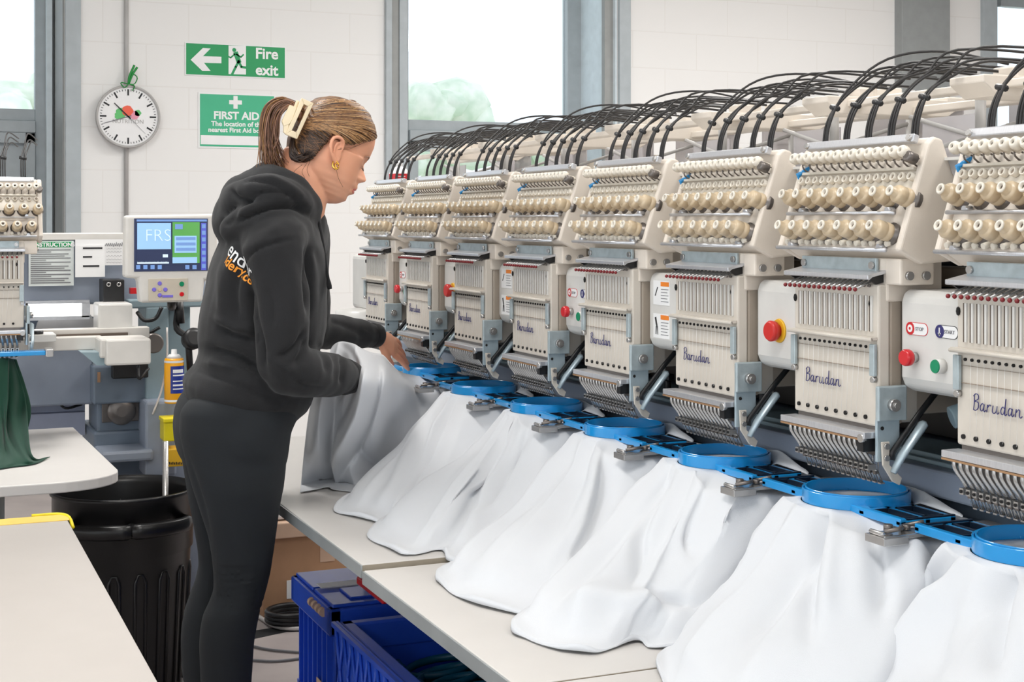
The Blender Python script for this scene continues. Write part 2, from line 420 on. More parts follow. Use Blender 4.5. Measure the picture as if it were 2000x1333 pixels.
for (nm, mm, L) in (('fruit_logo', 'fruit_green', [(-.22, .1, .17), (-.3, .02, .12), (.3, .12, .1)]), ('fruit_logo', 'fruit_red', [(-.02, .18, .17)]), ('fruit_logo', 'fruit_pink', [(.2, .05, .14)])):
    b = MB()
    for (x, z, r) in L: b.prism([(x * cr + r * cr * math.cos(t) * (1 + .12 * math.cos(5 * t)), z * cr + r * cr * math.sin(t)) for t in [2 * math.pi * k / 20 for k in range(20)]], (cc.x, yk, cc.z), EX, UP, .0009 + .0003 * L.index((x, z, r)) + (.0012 if mm == 'fruit_red' else .0006 if mm == 'fruit_pink' else 0))
    b.build(nm, mm, clk)
def hand(ang, l0, l1, wd, m):
    s_, c_ = math.sin(ang), math.cos(ang); b = MB()
    P = [(l0 * cr * s_ - wd * cr * c_, l0 * cr * c_ + wd * cr * s_), (l0 * cr * s_ + wd * cr * c_, l0 * cr * c_ - wd * cr * s_), (l1 * cr * s_ + wd * .6 * cr * c_, l1 * cr * c_ - wd * .6 * cr * s_), (l1 * cr * s_ - wd * .6 * cr * c_, l1 * cr * c_ + wd * .6 * cr * s_)]
    b.prism(P, (cc.x, yk - .004, cc.z), EX, UP, .001); b.build('hand', m, clk)
hand(R(-46), -.1, .6, .022, 'ink_black'); hand(R(-107), -.1, .8, .016, 'ink_grey'); hand(R(135), -.1, .75, .006, 'ink_grey')
text('NUTRITION', .03, (cc.x, yk - .0008, cc.z - cr * .16), EX, UP, 'dial_text', 'pipe', clk)
b = MB(); kx, kz = cc.x, cc.z + cr * 1.03
for pts in ([(0, 0), (.02, .05), (.045, .09)], [(0, 0), (-.02, -.02), (-.04, .005), (0, 0)], [(0, 0), (.03, .0), (.045, .035), (.02, .05), (0, 0)], [(0, 0), (.005, .04), (.03, .1)], [(0, 0), (.03, -.01), (.02, -.035)]):
    b.tube(catmull([(kx + p, cc.y - .02, kz + q) for p, q in pts], 12), .006, 6, flat=.5)
tag(b.build('ribbon', 'ribbon', org=(kx, cc.y, kz)), 'green ribbon tied to the pipe above the clock', 'ribbon')

def sign(name, label, x0, y0, x1, y1, m, border=.006):
    a = PY(x0, y0, WY); c = PY(x1, y1, WY); t = thing(name, label, 'sign', ((a.x + c.x) / 2, WY - .004, (a.z + c.z) / 2))
    MB().bb(a.x, c.x, WY - .004, WY - .0005, c.z, a.z).build('panel', 'white', t)
    MB().bb(a.x + border, c.x - border, WY - .005, WY - .004, c.z + border, a.z - border).build('green_field', m, t)
    return t, a, c
t, a, c = sign('fire_exit_sign', 'green fire exit sign with a white arrow and running figure', 361, 82, 558, 155, 'green_sign')
def spt(x, y): p = PY(x, y, WY); return (p.x - a.x, p.z - a.z)
o_ = (a.x, WY - .005, a.z)
MB().prism([spt(*p) for p in [(372, 117), (396, 94), (411, 95), (396, 110), (432, 111), (432, 124), (398, 123), (411, 139), (395, 139)]], o_, EX, UP, .001).build('arrow', 'white', t)
MB().prism([spt(*p) for p in [(446, 89), (480, 90), (480, 146), (446, 145)]], o_, EX, UP, .001).build('door_symbol', 'white', t)
b = MB(); o2 = (a.x, WY - .0062, a.z)
b.prism([(spt(457, 98)[0] + .011 * math.cos(k), spt(457, 98)[1] + .011 * math.sin(k)) for k in [2 * math.pi * j / 14 for j in range(14)]], o2, EX, UP, .0008)
def limb(b, pts, wd):
    for i in range(len(pts) - 1):
        p = Vector(spt(*pts[i])); q = Vector(spt(*pts[i + 1])); n_ = Vector((-(q - p).y, (q - p).x)).normalized() * wd; e = (q - p).normalized() * wd * .5
        b.prism([tuple(p - e + n_), tuple(p - e - n_), tuple(q + e - n_), tuple(q + e + n_)], o2, EX, UP, .0008)
for pts, wd in (([(460, 104), (466, 121)], .013), ([(461, 106), (470, 112), (475, 107)], .004), ([(458, 106), (450, 113), (446, 111)], .004), ([(466, 120), (460, 131), (453, 145)], .0065), ([(465, 119), (471, 131), (484, 133)], .0065)): limb(b, pts, wd)
b.build('running_figure', 'green_sign', t)
for s_, y in (('Fire', 106), ('exit', 138)):
    p = PY(521, y, WY - .005); text(s_, .082, p, EX, UP, 'lettering', 'white', t, bold=.0022)
t, a, c = sign('first_aid_sign', 'green first aid sign with a white cross partly behind the hair', 387, 180, 538, 292, 'green_sign_pale', .009)
P0 = lambda x, y: PY(x, y, WY - .005)
b = MB(); z0 = P0(460, 200)
for (dx, dz) in ((.035, .0115), (.0115, .035)): b.bb(z0.x - dx, z0.x + dx, WY - .006 - dx * .01, WY - .005, z0.z - dz, z0.z + dz)
b.build('cross', 'white', t)
text('FIRST AID', .058, P0(462, 227), EX, UP, 'lettering', 'white', t, bold=.0018)
text('The location of the', .037, P0(464, 243), EX, UP, 'lettering', 'white', t, bold=.001)
text('nearest First Aid box is', .035, P0(466, 255), EX, UP, 'lettering', 'white', t, bold=.001)
p, q = P0(392, 264), P0(534, 285); MB().bb(p.x, q.x, WY - .006, WY - .005, q.z, p.z).build('write_in_strip', 'white', t)

# ================================================================== TABLES
def worktable(name, label, x0, x1, y0, y1, z, m='laminate', legs=True, trim='edge_metal', grp=None):
    t = thing(name, label, 'table', ((x0 + x1) / 2, (y0 + y1) / 2, 0), grp)
    MB().bb(x0 + .003, x1, y0 + .0015, y1 - .0015, z - .022, z).build('tabletop', m, t, bevel=.0015)
    MB().bb(x0, x0 + .003, y0 + .001, y1 - .001, z - .023, z - .0012).build('edge_trim', trim, t)
    MB().bb(x0 + .003, x1, y0, y0 + .0015, z - .021, z - .001).build('end_trim', 'edge_brown', t)
    if legs:
        for (x, y) in ((x0 + .47, y0 + .12), (x1 - .07, y0 + .12), (x0 + .47, y1 - .06), (x1 - .07, y1 - .06)):
            MB().cyl((x, y, 0), (x, y, z - .022), .015).build('leg', 'edge_metal', t)
    return t
G = 'long worktables beneath the shirts'
worktable('worktable', 'grey worktable under the shirts closest to the camera', .731, 1.33, .35, 1.703, .698, grp=G)
worktable('worktable', 'grey worktable section whose corner hangs over the open blue crate', .731, 1.33, 1.706, 2.378, .698, grp=G)
worktable('worktable', 'grey worktable section the woman leans against, a little raised at its seam', .731, 1.33, 2.384, 3.066, .706, grp=G)
worktable('worktable', 'grey worktable section beyond the woman under the bunched shirt', .731, 1.33, 3.069, 3.9, .704, grp=G)
t = worktable('packing_table', 'long off-white packing table with yellow tape along its far end', -.75, .297, .25, 2.955, .72, 'laminate_left')
b = MB(); b.bb(-.75, .30, 2.90, 2.958, .7202, .7212); b.bb(-.75, .30, 2.955, 2.9575, .70, .7205)
b.build('tape', 'tape', t)
b = MB(); b.tube(catmull([(.235, 2.963, .722), (.285, 2.962, .7215), (.302, 2.93, .72), (.3035, 2.87, .712)], 14), .0035, 6)
b.build('tape_edge', 'tape_edge', t)

# ================================================================== EMBROIDERY HEAD
HX, HZ = 1.25, .93
N15 = 15
TS = .333; TN = Vector((-.949, 0, .316))            # slope and normal of the tension panel
def panelX(z): return 1.2293 + TS * (z - 1.2616)
def lerp(a, b_, t): return a + (b_ - a) * t
def cursive(b, o, u, v, cap, r=.0009):
    """the maker's script name drawn as pen strokes; o is its left end on the baseline"""
    S = [
     [(0.05, .95), (.1, .45), (.08, 0)], [(-.02, .86), (.2, 1.02), (.42, .93), (.42, .7), (.14, .55), (.45, .5), (.5, .2), (.3, .0), (.08, .02)],
     [(1.0, .42), (.82, .47), (.68, .25), (.78, .02), (.95, .12), (1.02, .45), (1.0, .12), (1.1, .0), (1.22, .12)],
     [(1.3, .0), (1.34, .46), (1.36, .3), (1.5, .46), (1.64, .42)],
     [(1.84, .46), (1.82, .1), (1.95, .0), (2.14, .12), (2.2, .46), (2.2, .1), (2.3, 0), (2.42, .1)],
     [(2.86, .4), (2.7, .47), (2.56, .25), (2.66, .02), (2.84, .1), (2.92, .5), (2.94, .98), (2.92, .1), (3.02, 0), (3.12, .1)],
     [(3.52, .42), (3.34, .47), (3.22, .25), (3.3, .02), (3.48, .12), (3.56, .45), (3.54, .1), (3.64, 0), (3.76, .14)],
     [(3.86, 0), (3.9, .46), (3.92, .28), (4.08, .46), (4.22, .4), (4.22, .1), (4.34, 0), (4.46, .1)]]
    for st in S:
        P = catmull([Vector(o) + Vector(u) * (x * cap) + Vector(v) * (z * cap) for x, z in st], 5 * len(st))
        b.tube(P, r, 5)
def make_head():
    Yc = 0.0
    t = thing('embroidery_unit', 'x', 'embroidery head', (HX, 0, HZ))
    hs = thing('tmp', None, None); bpy.data.objects.remove(hs)
    # housing
    prof = [(1.2293, 1.2616), (1.2778, 1.407), (1.288, 1.4165), (1.303, 1.413), (1.32, 1.368), (1.34, 1.335), (1.42, 1.31), (1.43, 1.262), (1.33, 1.247), (1.268, 1.243)]
    b = MB(); w2 = .146
    inner = [(p[0] + (.007 if i in (0, 1) else 0), p[1]) for i, p in enumerate(prof)]
    b.prism(inner, (0, w2 - .011, 0), EX, UP, 2 * w2 - .022)
    b.prism(prof, (0, w2, 0), EX, UP, .012); b.prism(prof, (0, -w2 + .012, 0), EX, UP, .012)
    hs = b.build('tension_base', 'beige', t, bevel=.004, seg=3)
    # raised shelf strips on panel
    b = MB(); ty = R(18.4)
    rotp = Matrix.Rotation(ty, 3, 'Y')
    z = 1.372; b.box((panelX(z) + .004, 0, z), (.010, .262, .004), rotp)
    z = 1.345; b.box((panelX(z) + .006, 0, z), (.003, .262, .03), rotp)
    b.build('guide_plate', 'cream_small', hs)
    b = MB(); z = 1.409; b.box((1.2735, .0, 1.414), (.011, .252, .0125), rotp); b.build('top_rail', 'alu', t, bevel=.002)
    for y in (-.12, .12): MB().cyl((1.27, y, 1.414), (1.264, y, 1.416), .0045, n=10).build('screw', 'steel', t)
    # small rollers and eyelets
    for i in range(N15):
        y = lerp(.126, -.130, i / 14)
        b = MB(); f = Vector((1.243, y, 1.398)); base = f - TN * .03
        b.lathe(base, TN, [(0, .0045), (.016, .0045), (.017, .0076), (.021, .0088), (.027, .0082), (.030, .0060), (.0302, .0030), (.026, .0028)], 14, 'cream_small', False)
        b.lathe(f - TN * .0038, TN, [(0, .003), (.0005, .003)], 10, 'hole')
        b.build('thread_guide', 'cream_small', hs)
        b = MB(); f = Vector((panelX(1.362) - .001, y - .001, 1.362)); b.lathe(f, TN, [(-.004, .0062), (.004, .006), (.0045, .0042), (.001, .0036)], 12, 'cream_small', False)
        b.lathe(f + TN * .0005, TN, [(0, .004), (.0006, .004)], 8, 'slot_line'); b.build('thread_eyelet', 'cream_small', hs)
        b = MB(); f = Vector((panelX(1.386) + .006, y, 1.386)); b.tube(catmull([f, f + TN * .012, f + TN * .014 + Vector((0, 0, -.008)), f + TN * .003 + Vector((0, 0, -.012))], 8), .0013, 5); b.build('check_spring', 'dark_steel', hs)
    b = MB(); f = Vector((1.252, -.139, 1.388)); b.lathe(f, TN, [(-.01, .008), (.004, .008), (.006, .006)], 16); b.build('roller_cap', 'dark_steel', hs)
    # tension knobs: 8 above, 7 below
    for (n_, y0, y1, X, z) in ((8, .123, -.134, 1.2216, 1.343), (7, .104, -.116, 1.202, 1.2965)):
        for i in range(n_):
            y = lerp(y0, y1, i / (n_ - 1)); f = Vector((X, y, z)); base = f - TN * .047
            b = MB()
            b.lathe(base, TN, [(0, .0150), (.006, .0162), (.008, .0162), (.009, .0130), (.013, .0130)], 24, 'dark_steel')
            b.lathe(base, TN, [(.012, .0126), (.0125, .0132), (.020, .0132), (.0205, .0122), (.0225, .0122), (.023, .0128), (.033, .0124), (.0345, .0116), (.036, .0092), (.0365, .0078), (.0445, .0072), (.045, .0071)], 24, 'cream', False)
            b.lathe(base, TN, [(.0445, .0071), (.0462, .0074), (.0472, .0066), (.0472, .0040), (.043, .0034)], 20, 'cream_small', False)
            b.lathe(f - TN * .0042, TN, [(0, .0036), (.0005, .0036)], 10, 'slot_dark')
            b.build('tension_knob', 'cream', hs)
    for z, y0, y1 in ((1.3125, -.125, .13), (1.262, -.128, .133)):
        b = MB(); b.tube([(panelX(z) - .008, y0, z), (panelX(z) - .008, y1, z)], .0028, 8)
        for y in (y0 + .02, y1 - .03): b.cyl((panelX(z) + .006, y, z + .004), (panelX(z) - .006, y, z + .004), .0045, n=10)
        b.build('bar', 'alu', hs)
    # small lower guide teeth
    b = MB()
    for i in range(15):
        y = lerp(.12, -.118, i / 14); z = 1.273; b.cyl((panelX(z) + .008, y, z), (panelX(z) - .004, y, z - .003), .004, n=8)
    b.build('lower_guides', 'cream_small', hs)
    b = MB(); b.tube([(1.283, .127, 1.385), (1.262, .137, 1.372), (1.275, .142, 1.355)], .0038, 8); b.build('blue_plug', 'hoop_blue', t)
    # neck
    b = MB(); b.bb(1.238, 1.243, -.085, .092, 1.222, 1.250); b.build('mounting_plate', 'galv', t, bevel=.001)
    for y in (-.078, .084): MB().cyl((1.238, y, 1.24), (1.234, y, 1.24), .0052, n=10).build('bolt', 'steel', t)
    b = MB(); b.bb(1.243, 1.30, -.132, -.098, 1.214, 1.25); b.bb(1.245, 1.34, -.1, .1, 1.19, 1.25); b.build('neck_block', 'beige', t, bevel=.003)
    for x in (1.256, 1.284): MB().cyl((x, -.132, 1.227), (x, -.137, 1.227), .006, n=12).build('bolt', 'steel', t)
    # needle case
    yr, yl, X0 = -.0975, .104, 1.231
    b = MB(); b.bb(X0 + .002, 1.252, yr, yl, 1.018, 1.214); b.bb(1.252, 1.31, yr + .012, yl - .012, 1.02, 1.205)
    nc = b.build('needle_case', 'case', t, bevel=.003)
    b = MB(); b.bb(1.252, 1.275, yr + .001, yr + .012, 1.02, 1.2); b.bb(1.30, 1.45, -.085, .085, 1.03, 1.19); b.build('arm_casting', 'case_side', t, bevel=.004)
    b = MB(); b.prism([(1.2135, 1.2273), (1.2135, 1.2215), (1.2165, 1.2205), (1.222, 1.2245), (1.256, 1.2315), (1.256, 1.236)], (0, .1035, 0), EX, UP, .203); b.build('lever_cover', 'alu', t, bevel=.0008)
    for s_ in (-1, 1):
        b = MB(); y = yr + .006 if s_ < 0 else yl - .006; b.prism([(1.215, 1.224), (1.232, 1.214), (1.256, 1.219), (1.256, 1.233)], (0, y + .0015, 0), EX, UP, .003); b.build('cover_end', 'black_plastic', t)
    for i in range(N15):
        y = lerp(.0885, -.0810, i / 14); yt = y + .003
        b = MB(); b.bb(X0 - .0004, X0 + .0026, y - .0013, y + .0013, 1.1487, 1.198, 'slot_dark'); b.bb(X0 - .0006, X0 + .002, y - .0048, y - .0013, 1.1487, 1.198, 'box_white')
        b.build('slot', 'slot_dark', nc)
        b = MB(); b.tube([(1.236, y, 1.219), (1.222, yt - .0005, 1.213), (1.2105, yt, 1.2080)], .0016, 6, 'steel'); b.sphere((1.2085, yt, 1.2070), .0031, 8, 'lever_red')
        b.cyl((X0, y, 1.2115), (X0 - .003, y, 1.2122), .0022, n=6, m='dark_steel')
        b.build('take_up_lever', 'steel', nc)
    b = MB(); b.tube([(1.2225, yl + .001, 1.138), (1.2225, yr + .002, 1.138)], .0026, 8); b.bb(1.222, 1.232, yr + .002, yl, 1.1375, 1.1415); b.build('thread_bar', 'case', nc)
    b = MB()
    for i in range(15): b.cyl((X0 + .003, lerp(.087, -.083, i / 14), 1.127), (X0 - .0004, lerp(.087, -.083, i / 14), 1.127), .0021, n=8)
    b.build('thread_holes', 'hole', nc); b = MB()
    for i in range(8): b.cyl((X0 + .003, lerp(.0905, -.0700, i / 7), 1.0293), (X0 - .0006, lerp(.0905, -.0700, i / 7), 1.0293), .0031, n=10)
    b.build('needle_holes', 'hole', nc)
    b = MB(); b.bb(X0 - .0006, X0 + .002, yr + .004, yl - .003, 1.0968, 1.0976); b.bb(X0 - .0006, X0 + .002, yr + .004, yl - .003, 1.119, 1.1194); b.build('seam', 'slot_line', nc)
    for y in (yl - .006, yr + .006):
        b = MB(); b.bb(1.2255, 1.231, y - .0055, y + .0055, 1.088, 1.132); b.build('side_clip', 'galv', nc, bevel=.001)
        b = MB(); b.cyl((1.232, y - .001, 1.083), (1.225, y - .001, 1.083), .0042, n=10); b.bb(1.2262, 1.2275, y - .001, y + .005, 1.09, 1.13, 'navy'); b.build('clip_screw', 'steel', nc)
    b = MB()
    for y in (yl - .0035, yr + .017): b.sphere((X0 + .001, y, 1.187), (.0018, .004, .006), 8)
    b.build('catch', 'hole', nc)
    b = MB(); cursive(b, (X0 - .0006, .0715, 1.0655), (0, -.945, 0), (0, -.10, 1), .0203, .0007); b.build('maker_name', 'ink_blue', nc)
    # faint threads running down the face
    tm = {2: 'lever_red', 5: 'green_btn', 9: 'ink_grey'}
    b = MB()
    for i in range(1, 14): b.tube([(X0 - .001, lerp(.087, -.083, i / 14), 1.126), (X0 - .001, lerp(.088, -.075, i / 14), 1.030)], .0002, 4)
    b.build('threads', 'white', nc)
    # needle clamp rail
    b = MB(); b.bb(1.208, 1.236, -.099, .104, 1.0035, 1.0125); cr_ = b.build('clamp_rail', 'alu', t, bevel=.001)
    b = MB(); b.bb(1.2075, 1.2092, -.095, .103, 1.0005, 1.0030); b.build('copper_strip', 'brass_line', cr_)
    b = MB(); b.cyl((1.214, -.092, 1.004), (1.206, -.092, 1.004), .006, n=12); b.bb(1.21, 1.235, -.094, -.080, .985, 1.004, 'black_plastic'); b.bb(1.212, 1.22, -.092, -.084, .984, .998); b.build('rail_end', 'steel', cr_)
    b = MB(); b.bb(1.236, 1.27, -.09, .098, .978, 1.018); b.build('needle_block', 'dark_steel', t)
    for i in range(N15):
        y = lerp(.0875, -.0800, i / 14)
        b = MB()
        P = catmull([(1.218, y + .004, 1.001), (1.2185, y + .003, .990), (1.229, y, .974), (1.2345, y - .0005, .966)], 10)
        b.tube(P, .0024, 6, flat=1.5)
        b.bb(1.226, 1.24, y - .0036, y + .0036, .957, .965, 'steel'); b.cyl((1.226, y, .961), (1.2245, y, .961), .0022, n=6, m='hole')
        b.tube([(1.2385, y, .96), (1.245, y, .951), (1.2515, y - .0005, .938)], .0022, 6, 'steel')
        b.tube([(1.236, y + .0035, .963), (1.2425, y + .0035, .951), (1.249, y + .0035, .938)], .0014, 5, 'steel'); b.box((1.2405, y, .953), (.004, .0062, .004), None, 'dark_steel')
        b.tube([(1.2455, y, .99), (1.2465, y, .943)], .0012, 5, 'steel')
        b.bb(1.2475, 1.2545, y - .0034, y + .0034, .9365, .9385, 'steel')
        b.build('presser_foot', 'steel', t)
    # trimmer side assembly
    b = MB(); b.bb(1.222, 1.27, -.112, -.104, 1.028, 1.076); b.build('side_bracket', 'galv', t, bevel=.002)
    b = MB(); b.cyl((1.245, -.112, 1.05), (1.245, -.12, 1.05), .0085, n=16); b.cyl((1.245, -.12, 1.05), (1.245, -.123, 1.05), .004, n=10); b.build('side_screw', 'steel', t)
    b = MB(); b.bb(1.224, 1.262, -.106, -.101, .972, 1.030); b.build('side_plate', 'galv_light', t, bevel=.001)
    b = MB(); b.cyl((1.232, -.106, 1.018), (1.232, -.108, 1.018), .003, n=8, m='hole')
    b.prism([(1.228, 1.000), (1.241, 1.000), (1.241, .968), (1.262, .949), (1.258, .939), (1.246, .945), (1.230, .968)], (0, -.108, 0), EX, UP, .0035)
    b.build('trimmer_lever', 'case', t, bevel=.001)
    for z in (.994, .978): MB().cyl((1.235, -.1115, z), (1.235, -.1145, z), .0042, n=12).build('lever_screw', 'steel', t)
    b = MB(); b.tube([(1.243, -.116, .958), (1.256, -.117, .98), (1.292, -.118, 1.022), (1.294, -.118, 1.026)], .0085, 10, radii=[.006, .0085, .0098, .004], flat=.6); b.build('wiper_arm', 'galv_light', t)
    b = MB(); b.tube([(1.243, -.112, .975), (1.245, -.112, .985), (1.29, -.112, 1.035), (1.33, -.112, 1.075)], .005, 8, flat=.7); b.build('wiper_rod', 'black_plastic', t)
    # sewing arm below the hoop
    b = MB(); b.lathe((1.205, 0, .865), (1, 0, 0), [(0, .02), (.004, .027), (.30, .03)], 20); b.build('lower_arm', 'alu', t)
    # thread tubes
    rnd = random.Random(3)
    for i in range(15):
        g = i // 3 if i < 15 else 4; y0 = lerp(.118, -.108, i / 14); yg = lerp(.108, -.100, (i // 3) / 4) + (i % 3 - 1) * .0055
        zc = 1.478 + rnd.uniform(-.003, .003)
        ex = 1.44 + .045 * (i % 3) + .012 * (i // 3); ez = 1.512 + .012 * (i % 3) + rnd.uniform(-.004, .008)
        yb = yg - .025
        if i == 0: P = [(1.29, yg, 1.41), (1.296, yg, 1.45), (1.32, yg - .01, 1.50), (1.38, yg - .03, 1.548), (1.46, yg - .06, 1.56), (1.56, yg - .09, 1.542)]
        else: P = [(1.291, yg, 1.41), (1.296, yg, 1.445), (1.312, yg - .002, zc), (1.345, yg - .012, 1.506 + rnd.uniform(-.003, .006)), (1.395, yb, ez + .006), (ex, yb - .02 - .01 * (i % 3), ez)]
        b = MB(); b.tube(catmull(P, 26), .00205, 6); b.build('thread_tube', 'tube', t)
    for g in range(5):
        y = lerp(.108, -.100, g / 4); MB().tube([(1.307, y - .010, 1.472), (1.310, y + .009, 1.476)], .0045, 8).build('cable_tie', 'black_plastic', t)
    
    return t
head = make_head()
YC = {k: 1.71 + .36 * (7 - k) for k in range(1, 9)}
ORD = ['first', 'second', 'third', 'fourth', 'fifth', 'sixth', 'seventh', 'eighth']
HD = {1: 'at the window end of the row, under the red-banded bottle', 2: 'between the stop button and the first big red emergency button',
      3: 'just past the big red emergency button above the first hoop behind the hand', 4: 'with a warning label box on its far side',
      5: 'between the small stop buttons and the warning labels', 6: 'between the warning labels and the big red mushroom button',
      7: 'between the big red mushroom button and the large stop and start box', 8: 'cut off by the frame beside the large stop and start box'}
heads = []
for k in range(1, 9):
    o = head if k == 1 else copy_tree(head)
    o.location = (HX, YC[k], HZ); o['label'] = '%s beige head of the row from the window, %s' % (ORD[k - 1], HD[k])
    if len(o['label'].split()) > 16: o['label'] = ' '.join(o['label'].split()[:16])
    o['group'] = 'embroidery heads along the long machine'
    heads.append(o)
LB = {1: 'far end head of the long row, beside the white spray bottle', 2: 'second head from the window, just before the first red emergency button',
      3: 'third head from the window, between red emergency button and warning labels', 4: 'fourth head from the window, between the warning labels and small stop button',
      5: 'fifth head from the window, its panel beside the far warning labels', 6: 'sixth head from the window, standing before the big red mushroom button',
      7: 'seventh head from the window, fully shown before the stop and start box', 8: 'large head cut off by the frame edge beside the start label'}
for k, o in enumerate(heads, 1): o['label'] = 'beige embroidery head, ' + LB[k]

# ================================================================== LONG MACHINE BODY
mach = thing('embroidery_machine', 'long multi-head embroidery machine body with beam, boxes and frame carriage', 'machine', (1.45, 2.6, 0))
b = MB(); b.bb(1.43, 1.62, .9, 4.2, 1.06, 1.245); b.build('beam', 'navy', mach, bevel=.01)
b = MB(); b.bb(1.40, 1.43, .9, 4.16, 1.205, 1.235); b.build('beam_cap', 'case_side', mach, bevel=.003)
b = MB(); b.bb(1.362, 1.62, .9, 4.15, .905, .945); b.build('carriage', 'machine_blue', mach, bevel=.004)
b = MB(); b.bb(1.40, 1.50, .9, 4.15, .946, .958); b.bb(1.385, 1.395, .9, 4.15, .945, .952); b.build('carriage_rail', 'machine_teal', mach, bevel=.002)
b = MB(); b.bb(1.56, 1.60, .9, 4.15, .95, 1.0); b.build('rear_rail', 'dark_steel', mach, bevel=.002)
b = MB(); b.bb(1.335, 1.9, .9, 4.2, .72, .87); b.bb(1.40, 1.9, .9, 4.2, .87, .905); b.build('bed', 'machine_blue_dark', mach, bevel=.01)
b = MB(); b.bb(1.42, 1.9, .95, 4.15, .08, .72); b.build('base_cabinet', 'machine_blue', mach, bevel=.01)
b = MB(); b.bb(1.62, 1.9, .9, 4.2, .87, 1.16); b.build('rear_housing', 'machine_blue_dark', mach, bevel=.01)
for k in range(1, 9):
    for dy in (-.12, -.22):
        b = MB(); x = 1.44; y = YC[k] + dy; b.cyl((x, y, .958), (x, y, .976), .0065, n=12); b.lathe((x, y, .976), (0, 0, 1), [(0, .010), (.002, .0135), (.012, .0135), (.014, .011)], 5, smooth=False)
        b.build('clamp_knob', 'black_plastic', mach, bevel=.001)
    # hoses and bracketry behind each head
    b = MB(); y = YC[k] - .18
    b.box((1.40, y + .035, 1.045), (.06, .05, .05), Matrix.Rotation(.4, 3, 'Y')); b.cyl((1.33, y + .05, 1.03), (1.40, y + .02, 1.055), .016, n=16); b.cyl((1.34, y - .01, 1.02), (1.42, y - .03, 1.045), .011, n=14)
    b.cyl((1.36, y + .02, 1.00), (1.36, y - .02, 1.00), .014, n=14)
    b.build('drive_linkage', 'machine_teal', mach, bevel=.002)
    b = MB(); b.tube(catmull([(1.40, y + .07, 1.0), (1.36, y + .02, .99), (1.37, y - .03, 1.01), (1.43, y - .08, 1.07)], 16), .004, 6); b.tube(catmull([(1.41, y + .06, 1.02), (1.37, y + .01, 1.005), (1.38, y - .04, 1.03), (1.43, y - .07, 1.07)], 16), .0035, 6); b.build('hose', 'black_plastic', mach)
